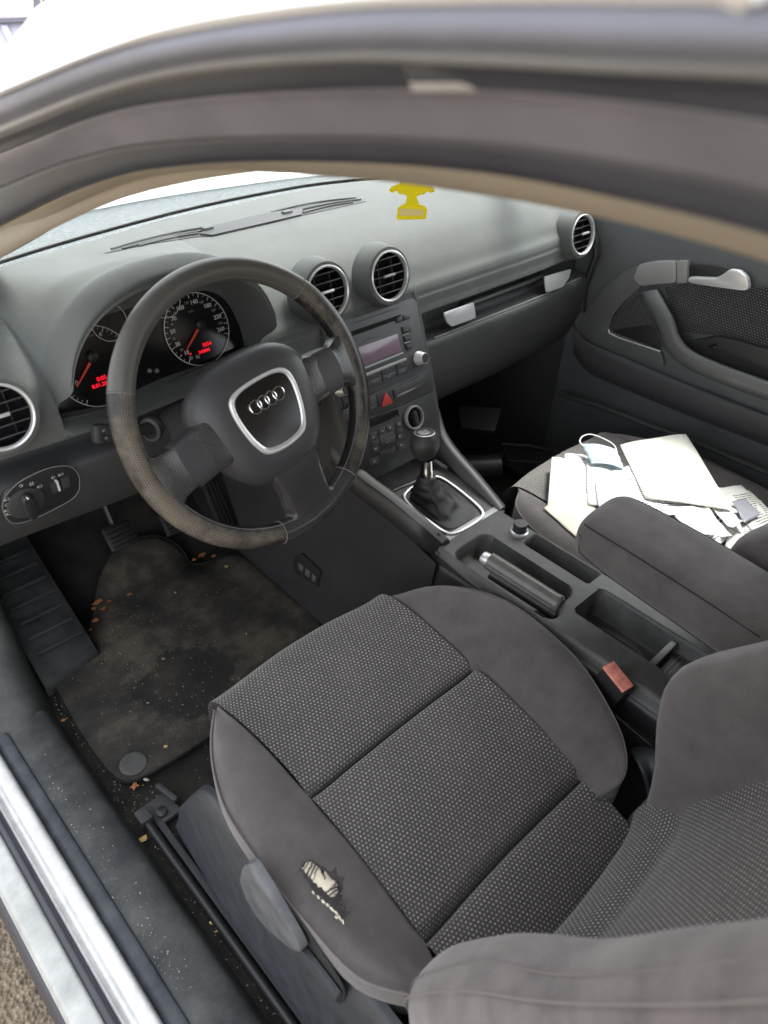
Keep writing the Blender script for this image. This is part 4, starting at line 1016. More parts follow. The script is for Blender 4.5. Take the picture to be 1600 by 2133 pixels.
        if side < 0 and driver:
            w_ = [bk_(xi0+(xo0-xi0)*.78*w2, z, o*.93+.001) for z, o, w2 in list(zip(Z, pr_, wd))[1:]]
            MB().tube(cr1([list(p) for p in w_], 6), .0009, 6).build('bolster_seam', m_seam, B_)
            w2_ = [bk_(xi0+(xo0-xi0)*(.60+.04*math.sin(z*20))*w2, z, o*.985+.0012) for z, o, w2 in list(zip(Z, pr_, wd))[1:]]
            MB().tube(cr1([list(p) for p in w2_], 6), .0007, 6).build('bolster_seam', m_seam, B_)
    bb(-1); bb(1)
    # seat shell / base
    mb = MB()
    mb.box(T3(-.365, -.33, .16), (.40, .44, .16), None, .03); mb.build('seat_base', m_black, ST)
    MB().box(T3(-.365, -.87, .52), (.44, .05, .62), Matrix.Rotation(math.radians(24), 3, 'X'), .02).build('seat_shell', m_black, ST)
    return ST, T3
ST, T3 = make_seat('seat', -.365, 1, 0, 0, "driver seat with dotted cloth and a torn outer bolster", True)
ST2, T32 = make_seat('seat', .385, -1, .075, -.03, 'passenger seat with dotted cloth under loose papers', False)

# side cover, lever, rail of the driver's seat
cov = []
for y, zt, zb, xo in ((-.050, .080, .03, .020), (-.08, .135, .032, .016), (-.12, .205, .036, .012), (-.16, .270, .04, .008), (-.20, .306, .045, .004), (-.26, .315, .05, .0), (-.36, .315, .05, 0), (-.50, .312, .05, 0), (-.66, .30, .05, 0), (-.80, .30, .05, 0)):
    H_ = zt-zb
    cov.append([V3((-.604+xo, y, zt+.002)), V3((-.616+xo, y, zt-.002)), V3((-.623+xo, y, zt-.10*H_)), V3((-.625+xo, y, zt-.3*H_)), V3((-.627+xo, y, zt-.55*H_)), V3((-.631+xo, y, zb+.2*H_)), V3((-.634+xo, y, zb)), V3((-.60+xo, y, zb-.01))])
SC = surf('seat_side_cover', cov, m_grey_plastic, ST, su=4, sv=4, angle=70, flip=True, label='scuffed blue grey plastic side cover with height lever')
psc = Plane((-.622, -.3, .2), (0, -1, 0), (-.03, 0, 1))
psc = Plane((-.6225, -.3, .2), (0, -1, 0), (-.04, 0, 1))
plate('lever_recess_shade', psc, [(520, 1793), (548, 1818), (612, 1903), (682, 2003), (720, 2062), (717, 2088), (700, 2094), (660, 2048), (600, 1990), (545, 1930), (508, 1882), (492, 1830)], .0, .0015, m_black, SC, rnd=.2, bev=0)  # flat black plate painting the shade inside the lever's recess
plate('height_lever', psc, [(497, 1835), (502, 1808), (517, 1797), (531, 1815), (576, 1890), (620, 1965), (627, 1987), (606, 1981), (560, 1942), (536, 1914), (510, 1872)], .004, .015, mat('rubbed grey lever plastic', (.125, .13, .14), .36, bump=.2, var=.25, vscale=30), SC, rnd=.2, bev=.004)
plate('lever_arm', psc, [(606, 1968), (628, 1980), (704, 2080), (692, 2088), (640, 2032), (600, 1984)], .003, .010, m_grey_plastic, SC, rnd=.1, bev=.002)
rr = [at(318, 1692, 'X', -.640), at(380, 1790, 'X', -.642)]
SR = MB().tube([V3((-.645, -.01, .022)), V3((-.645, -.9, .022))], .008, 10).build('seat_rail', m_black, ST)
MB().box((-.628, -.40, .012), (.012, .84, .012), None, .003).build('seat_rail_guide', m_dashlow, SR)
MB().box((-.645, .004, .024), (.022, .028, .022), None, .004).build('rail_cap', m_dashlow, SR)
MB().box((-.612, .004, .012), (.045, .05, .010), None, .003).build('rail_foot', m_dashlow, SR)
MB().lathe([(.010, 0), (.010, .006), (.007, .008), (0, .008)], (-.617, -.004, .017), (0, 0, 1), 12).build('rail_bolt', m_black, SR)
MB().box((-.593, .020, .022), (.010, .05, .012), Matrix.Rotation(.2, 3, 'Z'), .003).build('rail_cap', m_dashlow, SR)
# hinge cover between cushion and backrest on the console side
surf('hinge_cover', [[at(1310, 1565, 'X', -.13), at(1345, 1562, 'X', -.12), at(1395, 1570, 'X', -.11)],
                     [at(1330, 1600, 'X', -.16), at(1352, 1592, 'X', -.145), at(1370, 1590, 'X', -.14)],
                     [at(1345, 1640, 'X', -.165), at(1352, 1640, 'X', -.155), at(1362, 1640, 'X', -.15)],
                     [at(1352, 1690, 'X', -.165), at(1356, 1690, 'X', -.16), at(1362, 1690, 'X', -.155)]], m_grey_plastic, ST, su=4, sv=4, thick=.006)

# torn bolster: foam showing through, with dark threads
def bol(px, py, h=0.):
    # driver's door-side bolster top: interpolate the built section
    p = at(px, py, 'Z', .362)
    for _ in range(3):
        t = (p.x+.525)/(-.625+.525); z0 = .33; z = .352+.008*math.sin(math.pi*min(1, max(0, t)))
        p = at(px, py, 'Z', z+h)
    return p
bpy.context.view_layer.update()
def bvh_of(o):
    me = o.data; mw = off(o.parent) if o.parent else V3((0, 0, 0))
    return BVHTree.FromPolygons([v.co+mw for v in me.vertices], [list(p.vertices) for p in me.polygons])
BLo = [o for o in ST.children if o.name.startswith('cushion_bolster') and 'torn' in o.get('label', '')][0]
bt_ = bvh_of(BLo)
def hit(px, py, tree, h=0.):
    d = sight(px, py).normalized(); loc, nn, idx, dist = tree.ray_cast(CAM_LOC, d)
    if loc is None: return None
    if nn.dot(d) > 0: nn = -nn
    return loc+nn*h
def onmesh(name, poly, tree, h0, h1, m, parent, dome=0., n=10):
    """ragged patch lying on a curved surface: centre fan with rings"""
    cx = sum(p[0] for p in poly)/len(poly); cy = sum(p[1] for p in poly)/len(poly)
    vs = []; F = []; R = 4
    for r in range(R+1):
        for (x, y) in poly:
            f = r/R; q = hit(cx+(x-cx)*f, cy+(y-cy)*f, tree, h1*(1-f**3)+h0*f**3)
            if q is None: q = at(cx, cy, 'Z', .36)
            vs.append(q)
    k = len(poly)
    for r in range(R):
        for i in range(k): F.append((r*k+i, r*k+(i+1) % k, (r+1)*k+(i+1) % k, (r+1)*k+i))
    return obj_from(name, vs, F, m, parent, angle=80)
# worn dark frayed halo
def rag(poly, amp):
    out = []
    for i in range(len(poly)):
        a, b = V3((*poly[i], 0)), V3((*poly[(i+1) % len(poly)], 0))
        for t in (0, .33, .66):
            q = a.lerp(b, t); out.append((q.x+random.uniform(-amp, amp), q.y+random.uniform(-amp, amp)))
    return out
m_fray = mat('frayed dark cloth', (.060, .054, .053), .95, bump=.8, bscale=900)
onmesh('frayed_edge', rag([(620, 1812), (640, 1787), (665, 1796), (690, 1812), (703, 1800), (706, 1826), (722, 1822), (716, 1852), (722, 1892), (726, 1930), (716, 1932), (700, 1912), (682, 1890), (655, 1862), (636, 1840)], 3.0), bt_, -.0002, .0009, m_fray, ST)
FO = onmesh('exposed_foam', rag([(628, 1808), (642, 1794), (664, 1806), (671, 1820), (676, 1816), (688, 1828), (703, 1840), (706, 1858), (698, 1872), (686, 1868), (668, 1850), (656, 1842), (646, 1828)], 2.2), bt_, .0006, .0042, m_foam, ST)
FO['label'] = 'cream foam showing through the tear in the seat bolster'
rt = random.Random(3)
def thr(x0, y0, x1, y1, r=.0006, m=None, hh=.0045):
    P = []
    for t in np.linspace(0, 1, 6):
        q = hit(x0+(x1-x0)*t+2.2*math.sin(t*3.1)*rt.uniform(-1, 1), y0+(y1-y0)*t, bt_, .0012+hh*math.sin(math.pi*t)*.9)
        if q: P.append(q)
    if len(P) > 2: MB().tube(P, r, 5).build('loose_thread', m or m_fray, ST)
for x0, y0, x1, y1 in ((646, 1792, 630, 1818), (652, 1796, 638, 1823), (657, 1800, 645, 1828), (664, 1803, 652, 1834), (634, 1797, 624, 1815), (708, 1846, 676, 1862), (710, 1852, 684, 1868), (700, 1836, 694, 1848), (671, 1818, 678, 1838), (712, 1866, 692, 1880)):
    thr(x0, y0, x1, y1, rt.uniform(.0005, .0010))
for _ in range(26):
    t = rt.random(); x = 632+85*t; y = 1796+120*t; s_ = rt.choice((-1, 1)); x += s_*rt.uniform(8, 18); y -= s_*rt.uniform(6, 12)
    thr(x, y, x+rt.uniform(-9, 9), y+rt.uniform(-10, 10), .0003, m_fray if rt.random() < .7 else m_seam, .003)
for x, y, a, L in ((652, 1860, 1.0, 4), (662, 1869, .9, 5), (673, 1879, .8, 6), (682, 1886, .7, 5), (691, 1895, .8, 7), (700, 1903, .9, 6), (707, 1913, 1.0, 7), (714, 1921, 1.2, 5), (700, 1912, .8, 4)):
    c_, s2 = math.cos(a), math.sin(a)
    onmesh('exposed_foam', rag([(x+c_*u-s2*v, y+s2*u+c_*v) for u, v in ((-L, -1), (-L*.3, -2.6), (L, -1.6), (L*1.1, .8), (L*.2, 2.4), (-L*.8, 1.4))], .9), bt_, .0006, .0026, m_foam, ST)

# ================================================================== PASSENGER DOOR
DX = .705
pd = Plane((DX, 0, .6), (0, -1, 0), (0, 0, 1))
rows = []
for y in (.40, .28, .17, .05, -.1, -.3, -.5, -.7, -.95):
    f = smooth(.15, .45, y)*.0
    rows.append([V3((.745, y, .80)), V3((.735, y, .792)), V3((.718, y, .775)), V3((.710, y, .74)), V3((.706, y, .68)), V3((.705, y, .60)), V3((.704, y, .50)), V3((.704, y, .42)), V3((.706, y, .36)), V3((.712, y, .20)), V3((.715, y, .03))])
DP = surf('door_panel', rows, mat('door panel plastic', (.10, .108, .112), .5, bump=.3, bscale=900, var=.15), CAR, su=3, sv=4, flip=True, label='grey inner panel of the passenger door')
# upper arm trim: sweeping arch from the hinge side up to the handle
archp = [(1207, 700), (1210, 660), (1240, 618), (1285, 575), (1325, 552), (1365, 545), (1432, 544), (1432, 590), (1385, 592), (1350, 600), (1310, 625), (1278, 655), (1266, 690), (1280, 702), (1380, 735), (1385, 760), (1300, 735), (1235, 708), (1212, 712)]
m_archd = mat('door arch trim', (.105, .108, .108), .4, var=.1)
plate('door_trim_arch', pd, [(1208, 690), (1214, 655), (1245, 612), (1290, 570), (1330, 551), (1335, 600), (1300, 628), (1274, 660), (1267, 690), (1376, 730), (1385, 765), (1290, 735), (1222, 706)], 0, .012, m_archd, DP, rnd=.1, bev=.003)
plate('door_trim_cap', pd, [(1330, 551), (1365, 545), (1408, 544), (1408, 590), (1372, 592), (1335, 597), (1318, 580)], 0, .015, m_satgrey, DP, rnd=.1, bev=.003)
plate('door_trim_cap', pd, [(1410, 544), (1432, 544), (1430, 589), (1410, 590)], 0, .014, m_satgrey, DP, bev=.001)
# fabric panel and pocket
mb = MB()
def fab(name, pts, h, m):
    P = [pd.px(*p, h) for p in pts]; vs = P; 
    o = obj_from(name, vs, [tuple(range(len(vs)))], m, DP, uvs=[(p.y, p.z) for p in vs], smooth=False); 
    md = o.modifiers.new('s', 'SOLIDIFY'); md.thickness = .002; return o
fab('door_cloth', [(1385, 597), (1430, 592), (1640, 600), (1760, 640), (1760, 780), (1640, 735), (1500, 700), (1420, 690), (1400, 640)], .004, m_doordots)
fab('door_cloth', [(1272, 690), (1282, 655), (1312, 627), (1345, 604), (1372, 690), (1378, 726)], .004, m_doordots)
plate('door_pocket', pd, [(1272, 688), (1360, 675), (1378, 728), (1300, 705)], .004, .009, m_black, DP, rnd=.1, bev=.002)
MB().tube([pd.px(x, y, .013) for x, y in ((1268, 686), (1270, 694), (1290, 704), (1330, 717), (1376, 732))], .0012, 6).build('pocket_trim', m_sat, DP)
# armrest / pull handle
def hpl(x, y, h): return pd.px(x, y, h)
rows = []
for (x, y, wx, wy, h) in ((1352, 605, 20, -3, .022), (1368, 635, 20, -5, .040), (1388, 675, 19, -8, .052), (1402, 715, 18, -13, .056), (1440, 750, 6, -20, .056), (1520, 785, -4, -24, .056), (1620, 822, -8, -26, .056), (1760, 880, -8, -28, .056)):
    a = V3((x, y, 0)); 
    rows.append([hpl(x-wx*.9, y-wy*.9, .002), hpl(x-wx*.9, y-wy*.9, h*.7), hpl(x-wx*.5, y-wy*.5, h), hpl(x+wx*.5, y+wy*.5, h), hpl(x+wx*.9, y+wy*.9, h*.75), hpl(x+wx*.9, y+wy*.9, .002)])
surf('door_pull', rows, m_archd, DP, su=4, sv=3, angle=70, flip=True)
plate('armrest_tray', pd, [(1420, 715), (1500, 700), (1640, 740), (1760, 790), (1760, 850), (1600, 800), (1450, 745)], .004, .02, m_black, DP, rnd=.1, bev=.003)
plate('window_switch', pd, [(1474, 722), (1490, 716), (1494, 722), (1482, 728)], .02, .024, m_gloss, DP, bev=.001)
# release handle: bright bow
plate('handle_bowl', pd, [(1434, 548), (1500, 556), (1560, 580), (1558, 606), (1434, 592)], .001, .004, m_black, DP, rnd=.15, bev=.001)
plate('door_handle', pd, [(1433, 577), (1490, 580), (1505, 572), (1520, 561), (1540, 564), (1556, 578), (1560, 603), (1545, 606), (1433, 590)], .010, .022, m_sat, DP, rnd=.15, bev=.003, label='polished silver passenger door handle')
# lower sweep lines: sill of door, lower pocket
MB().tube([pd.px(x, y, .004) for x, y in ((1204, 660), (1205, 690), (1222, 714), (1300, 748), (1450, 808), (1620, 872), (1760, 925))], .0016, 6).build('door_line', m_rail, DP)
surf('door_lower_step', [[pd.px(x, y, .0), pd.px(x, y, .014), pd.px(x+4, y+44, .016), pd.px(x+4, y+60, .004), pd.px(x+4, y+64, .0)] for x, y in ((1190, 672), (1222, 712), (1300, 748), (1450, 810), (1620, 875), (1760, 935))], mat('door lower plastic', (.062, .062, .066), .55, bump=.2), DP, su=3, sv=3, angle=60, flip=True)
MB().tube([at(x, y, 'X', .66) for x, y in ((1170, 822), (1250, 848), (1360, 890), (1460, 925), (1600, 985))], .006, 8).build('door_pocket_lip', m_dashlow, DP)
surf('kick_panel', [[V3((.70, .20, .02)), V3((.70, .20, .5))], [V3((.66, .34, .02)), V3((.69, .34, .5))], [V3((.64, .8, .02)), V3((.66, .8, .5))]], m_dashlow, CAR, su=4, sv=3)
obj_from('door_sill_step', [(.62, -.9, .05), (.72, -.9, .10), (.72, .3, .10), (.62, .3, .05)], [(0, 1, 2, 3)], m_dashlow, CAR, smooth=False)
# door seal dark curve beside the dash end
MB().tube([at(x, y, 'X', .690) for x, y in ((1205, 440), (1228, 470), (1240, 500), (1243, 530), (1232, 560), (1218, 600), (1212, 650))], .008, 8).build('door_seal', m_black, CAR)
# right window and upper rail, B pillar
surf('side_window', [[V3((.735, y, .80)), V3((.69, y, .95)), V3((.61, y, 1.13))] for y in (.25, 0, -.4, -.9)], m_glass, CAR, su=2, sv=3)
MB().box((.70, -1.02, .62), (.08, .14, 1.15), None, .03).build('door_pillar', m_head, CAR)
MB().tube([V3((.57, .05, 1.13)), V3((.60, -.2, 1.155)), V3((.605, -.6, 1.16)), V3((.60, -1.3, 1.13))], .03, 10).build('roof_rail_trim', m_head, CAR)
# outer right door skin + rear body, seen only from elsewhere
surf('door_skin', [[V3((.76, y, .80)), V3((.84, y, .70)), V3((.88, y, .45)), V3((.87, y, .1)), V3((.82, y, -.12))] for y in (.9, .5, 0, -.5, -1.0, -1.7)], m_paint, CAR, su=2, sv=3, thick=.003)
surf('rear_quarter', [[V3((-.76, y, .80)), V3((-.84, y, .70)), V3((-.88, y, .45)), V3((-.87, y, .1)), V3((-.82, y, -.12))] for y in (-1.05, -1.4, -1.75)], m_paint, CAR, su=2, sv=3, thick=.003)
MB().box((0, -1.25, .35), (1.3, .16, .75), Matrix.Rotation(math.radians(-15), 3, 'X'), .04).build('rear_seat', m_bolster, CAR)
MB().box((0, -1.05, .2), (1.3, .45, .2), None, .04).build('rear_seat', m_bolster, CAR)

# passenger footwell odds and ends
mb = MB(); mb.prism([at(955, 845, 'Z', .33), at(1045, 850, 'Z', .33), at(1030, 898, 'Z', .31), at(962, 890, 'Z', .31)], (0, 0, -.012), 0, .003); mb.build('fuse_cover', m_deep, CAR)
q = at(1010, 975, 'Z', .14); MB().tube([q+V3((-.08, .06, 0)), q+V3((.0, 0, .0)), q+V3((.03, -.02, -.0))], .035, 16).build('heater_duct', m_black, CAR)
MB().tube([at(1045, 925, 'Z', .12), at(1060, 958, 'Z', .12), at(1150, 965, 'Z', .12)], .004, 6).build('seat_track_bar', m_dashlow, CAR)
MB().tube([at(1045, 925, 'Z', .14), at(1100, 928, 'Z', .14), at(1180, 945, 'Z', .14)], .004, 6).build('seat_track_bar', m_dashlow, CAR)

# ================================================================== STEERING WHEEL
TW = math.radians(26.86); WC = V3((-.365, 0, .7194)); RW = math.radians(9)
_V = V3((0, math.sin(TW), math.cos(TW))); _U = V3((1, 0, 0)); WN = _U.cross(_V)
pw = Plane(WC, _U*math.cos(RW)+_V*math.sin(RW), _V*math.cos(RW)-_U*math.sin(RW))
SWH = bpy.data.objects.new('steering_wheel', None); SWH.parent = CAR; COL.objects.link(SWH); SWH['label'] = 'worn black leather three spoke steering wheel'
def rim():
    n, k = 144, 24; R, r = .1742, .0148; vs = []; uv = []; F = []; mi = []
    for i in range(n+1):
        a = 2*math.pi*i/n; ad = math.degrees(a) % 360
        g = 1+.06*(math.exp(-((ad-30)/14)**2)+math.exp(-((ad-150)/14)**2))
        for j in range(k+1):
            b = 2*math.pi*j/k
            rr = R+r*g*1.02*math.cos(b); vs.append(pw.uv(rr*math.cos(a), rr*math.sin(a), r*g*1.08*math.sin(b))); uv.append((a*R, b*r))
    def seg(ad):
        ad = ad % 360
        if 37 <= ad < 148: return 0
        if 148 <= ad < 253: return 1
        if 253 <= ad < 299: return 2
        return 3
    for i in range(n):
        for j in range(k):
            F.append((i*(k+1)+j, (i+1)*(k+1)+j, (i+1)*(k+1)+j+1, i*(k+1)+j+1)); mi.append(seg((i+.5)*360/n))
    return obj_from('wheel_rim', vs, F, [m_lsm, m_lworn, m_lbot, m_lright], SWH, uvs=uv, angle=80, midx=mi)
rim()
for ad in (37, 148, 253, 299):
    a = math.radians(ad); c = pw.uv(.1742*math.cos(a), .1742*math.sin(a)); er = pw.U*math.cos(a)+pw.V*math.sin(a)
    MB().tube([c+(er*math.cos(b)*1.02+pw.N*math.sin(b)*1.08)*.01545 for b in np.linspace(0, 2*math.pi, 28, endpoint=False)], .0007, 5, closed=True, up=pw.U*-math.sin(a)+pw.V*math.cos(a)).build('leather_seam', m_seam, SWH)
# inner stitching
mb = MB()
for ad in np.arange(0, 360, 1.5):
    if 148 < ad < 205 and False: continue
    a = math.radians(ad); er = pw.U*math.cos(a)+pw.V*math.sin(a); et = pw.V*math.cos(a)-pw.U*math.sin(a)
    c = pw.uv(.1742*math.cos(a), .1742*math.sin(a))-er*.0125+pw.N*.0098
    mb.tube([c-et*.0012-pw.N*.0012, c+et*.0012+pw.N*.0012], .0005, 4)
mb.build('rim_stitching', m_markdim, SWH)
# spokes: lofts from hub to rim
def spoke(ang, w0, w1, wr, m, r0=.05, name='wheel_spoke', dish=.012, skew=0):
    rows = []
    a = math.radians(ang); er = (math.cos(a), math.sin(a)); et = (-math.sin(a), math.cos(a))
    for r_, hw, h, th in ((r0, w0, dish, .012), (.085, w0*.98, dish, .012), (.115, w1, dish*.7, .012), (.140, w1*1.02, .003, .013), (.154, wr*1.1, .0, .0135), (.164, wr*1.6, -.001, .0125), (.172, wr*1.9, -.002, .010)):
        row = []
        for t, q in ((-1, -.9), (-1.0, .0), (-.93, .75), (-.6, 1), (0, 1.06), (.6, 1), (.93, .75), (1.0, 0), (1, -.9)):
            s_ = skew*(r_-.05)
            u = er[0]*r_+et[0]*(hw*t+s_); v = er[1]*r_+et[1]*(hw*t+s_)
            row.append(pw.uv(u, v, h+th*q))
        rows.append(row)
    return surf(name, rows, m, SWH, su=5, sv=3, angle=80)
spoke(188, .033, .030, .032, m_lspoke, skew=0, dish=.016); spoke(-4, .033, .028, .032, m_lspoke, skew=.0, dish=.016)
spoke(-86, .042, .036, .034, m_lbot, r0=.05, skew=.0, dish=.016)
# plastic sleeves on the side spokes
def sleeve(ang):
    a = math.radians(ang); er = pw.U*math.cos(a)+pw.V*math.sin(a); et = pw.V*math.cos(a)-pw.U*math.sin(a)
    rows = []
    for r_, hw in ((.06, .034), (.10, .032), (.127, .031), (.130, .029)):
        rows.append([pw.P+er*(r_+.004*(1-abs(t)))+et*hw*t+pw.N*(.016+q*.013) for t, q in ((-1, -1.6), (-1, -.2), (-.9, .5), (-.5, .8), (0, .85), (.5, .8), (.9, .5), (1, -.2), (1, -1.6))])
    surf('spoke_cover', rows, m_padpl, SWH, su=4, sv=3, angle=80)
sleeve(188); sleeve(-4)
# airbag pad
out = [(-.0, .070), (.045, .066), (.075, .052), (.092, .030), (.093, .0), (.086, -.035), (.072, -.068), (.048, -.093), (.015, -.104), (-.0, -.105), (-.015, -.104), (-.048, -.093), (-.072, -.068), (-.086, -.035), (-.093, .0), (-.092, .030), (-.075, .052), (-.045, .066)]
out = [(p[0], p[1]) for p in cr1([(*p, 0) for p in out], 3, True)]
cpt = (0, -.015)
rows = []
for f, h in ((1.0, -.012), (1.015, .0), (1.0, .010), (.95, .019), (.87, .0265), (.78, .0315), (.66, .0350), (.45, .0370), (.25, .0375), (.02, .0375)):
    rows.append([pw.uv(cpt[0]+(x-cpt[0])*f, cpt[1]+(y-cpt[1])*f, h) for x, y in out])
PAD = surf('airbag_cover', rows, m_padpl, SWH, su=3, sv=1, closed=True, angle=80)
# shield shaped trim ring
def shield(s_, h, wr):
    sh = [(-.042, .031), (-.020, .037), (.020, .037), (.042, .031), (.0490, .016), (.0475, -.010), (.0405, -.036), (.029, -.0515), (0, -.0565), (-.029, -.0515), (-.0405, -.036), (-.0475, -.010), (-.0490, .016)]
    P = cr1([(x*s_, y*s_-.002, 0) for x, y in sh], 4, True); return P
P = shield(1, 0, 0); RN = []
for f, h in ((1.05, .0350), (1.03, .0385), (.99, .0395), (.94, .0390), (.90, .0374)):
    RN.append([pw.uv(p[0]*f, p[1]*f, h) for p in P])
surf('badge_frame', RN, m_sat, SWH, su=2, sv=1, closed=True, angle=80)
surf('badge_plate', [[pw.uv(p[0]*f, p[1]*f, h) for p in P] for f, h in ((.905, .0375), (.5, .0384), (.01, .0386))], m_gloss, SWH, su=1, sv=1, closed=True)
mb = MB()
for i in range(4):
    cx = -.0189+i*.0126
    mb.tube([pw.uv(cx+.0086*math.cos(a), .006+.0086*math.sin(a), .0400+.0003*(i % 2)) for a in np.linspace(0, 2*math.pi, 36, endpoint=False)], .0011, 8, closed=True, up=pw.N)
mb.build('badge_rings', m_chrome, SWH)
for ux, vx in ((-.070, -.020), (.070, .012)):
    mb = MB(); c = pw.uv(ux*.95, vx, .0318)
    mb.tube([c+pw.U*.003+pw.V*.003, c-pw.V*.003+pw.U*.003, c-pw.U*.003-pw.V*.003], .0005, 5); mb.build('horn_symbol', m_dashlow, SWH)
# column shroud
rows = []
for h, f in ((-.004, .95), (-.03, .92), (-.07, .80), (-.13, .78), (-.2, .76)):
    rows.append([pw.P+pw.N*h+V3((x, 0, 0))*f+_V*y*f for x, y in rrect(.13, .12, .035, 0, -.03)])
COLM = surf('column_shroud', rows, m_dashlow, CAR, su=3, sv=1, closed=True, angle=70)
MB().lathe([(.05, 0), (.046, .02), (.0, .021)], pw.P-pw.N*.012, pw.N, 36).build('wheel_hub', m_black, SWH)
# stalk
sa = at(205, 903, 'Y', .085); sb_ = at(318, 893, 'Y', .075)
STK = MB().tube([sb_, sb_.lerp(sa, .5), sb_.lerp(sa, .62)], [.0075, .007, .009], 12).build('indicator_stalk', m_black, CAR)
mb = MB(); d = (sa-sb_).normalized(); z_ = V3((0, .3, .95)); z_ = (z_-d*z_.dot(d)).normalized(); R_ = Matrix((d, z_, d.cross(z_))).transposed()
mb.box(sb_.lerp(sa, .80), (.042, .022, .016), R_, .004); mb.box(sb_.lerp(sa, 1.0)+d*.0, (.016, .0245, .018), R_, .005); mb.build('stalk_end', m_black, STK)
text_mesh('stalk_symbol', 'x', .008, at(216, 896, 'Y', .0725), V3((1, 0, 0)), V3((0, 0, 1)), m_markdim, STK)
text_mesh('stalk_symbol', 'o', .008, at(221, 912, 'Y', .0725), V3((1, 0, 0)), V3((0, 0, 1)), m_markdim, STK)
MB().lathe([(.017, 0), (.016, .006), (.012, .008)], at(318, 893, 'Y', .080), V3((-1, -.5, .2)), 24).build('stalk_boss', m_dashlow, STK)

# ================================================================== FLOOR MAT
m_mat, t, b = newmat('dirty black floor mat')
tc = t.nodes.new('ShaderNodeTexCoord')
n1 = t.nodes.new('ShaderNodeTexNoise'); n1.inputs['Scale'].default_value = 9; n1.inputs['Detail'].default_value = 8; n1.inputs['Roughness'].default_value = .7
n2 = t.nodes.new('ShaderNodeTexNoise'); n2.inputs['Scale'].default_value = 300; n2.inputs['Detail'].default_value = 2
for x in (n1, n2): t.links.new(tc.outputs['Object'], x.inputs['Vector'])
cr_ = t.nodes.new('ShaderNodeValToRGB'); e = cr_.color_ramp.elements
e[0].position = .36; e[0].color = (.020, .019, .017, 1); e[1].position = .64; e[1].color = (.110, .094, .070, 1); x_ = e.new(.5); x_.color = (.046, .041, .034, 1)
t.links.new(n1.outputs[0], cr_.inputs[0])
# heel print: wet dark patch made of an uneven disc
gm = t.nodes.new('ShaderNodeVectorMath'); gm.operation = 'SUBTRACT'
pcn = at(395, 1420, 'Z', .015); gm.inputs[1].default_value = (pcn.x, pcn.y, 0)
mp = t.nodes.new('ShaderNodeVectorMath'); mp.operation = 'MULTIPLY'; mp.inputs[1].default_value = (1, 1, 0)
t.links.new(tc.outputs['Object'], gm.inputs[0]); t.links.new(gm.outputs[0], mp.inputs[0])
ln = t.nodes.new('ShaderNodeVectorMath'); ln.operation = 'LENGTH'; t.links.new(mp.outputs[0], ln.inputs[0])
dd = M(t, 'ADD', ln.outputs['Value'], M(t, 'MULTIPLY', M(t, 'SUBTRACT', n1.outputs[0], .5), .22))
mrr = t.nodes.new('ShaderNodeMapRange'); mrr.inputs[1].default_value = .100; mrr.inputs[2].default_value = .086; t.links.new(dd, mrr.inputs[0])
mx = t.nodes.new('ShaderNodeMix'); mx.data_type = 'RGBA'; mx.inputs[7].default_value = (.009, .009, .009, 1); t.links.new(cr_.outputs[0], mx.inputs[6]); t.links.new(M(t, 'MULTIPLY', mrr.outputs[0], .6), mx.inputs[0])
t.links.new(mx.outputs[2], b.inputs['Base Color']); b.inputs['Roughness'].default_value = .85
bp = t.nodes.new('ShaderNodeBump'); bp.inputs['Strength'].default_value = .8; bp.inputs['Distance'].default_value = .002; t.links.new(n2.outputs[0], bp.inputs['Height']); t.links.new(bp.outputs[0], b.inputs['Normal'])
def matpt(px, py): return at(px, py, 'Z', .016)
mo = [(96, 1400), (160, 1520), (228, 1616), (262, 1634), (300, 1622), (440, 1537), (560, 1440), (690, 1300), (600, 1222), (500, 1150), (470, 1150), (440, 1172), (400, 1180), (380, 1150), (330, 1140), (250, 1165), (205, 1230), (190, 1300), (175, 1345), (150, 1365)]
mo3 = chaikin([matpt(*p) for p in mo], 2)
bm = bmesh.new(); vs = [bm.verts.new(p) for p in mo3]; f = bm.faces.new(vs)
bmesh.ops.triangulate(bm, faces=[f])
bmesh.ops.subdivide_edges(bm, edges=[e_ for e_ in bm.edges if e_.calc_length() > .06], cuts=3, use_grid_fill=True)
for v in bm.verts: v.co.z += .003*noise.noise(v.co*12)+max(0, v.co.y-.52)*.45
me = bpy.data.meshes.new('floor_mat'); bm.to_mesh(me); bm.free(); me.materials.append(m_mat)
for p in me.polygons: p.use_smooth = True
FM = link(bpy.data.objects.new('floor_mat', me)); md = FM.modifiers.new('s', 'SOLIDIFY'); md.thickness = .008; md.offset = 0
tag(FM, 'dirty black mat with a damp heel mark on the floor before the driver seat', 'floor mat')
ring3 = [V3((p.x, p.y, p.z+.003+max(0, p.y-.52)*.45)) for p in mo3]
MB().tube(ring3, .0022, 6, closed=True, up=V3((0, 0, 1))).build('mat_binding', m_carpet, FM)
MB().lathe([(.024, -.002), (.024, .003), (.019, .0045), (0, .004)], at(278, 1592, 'Z', .019), (0, 0, 1), 32).build('mat_fixing', m_console, FM)

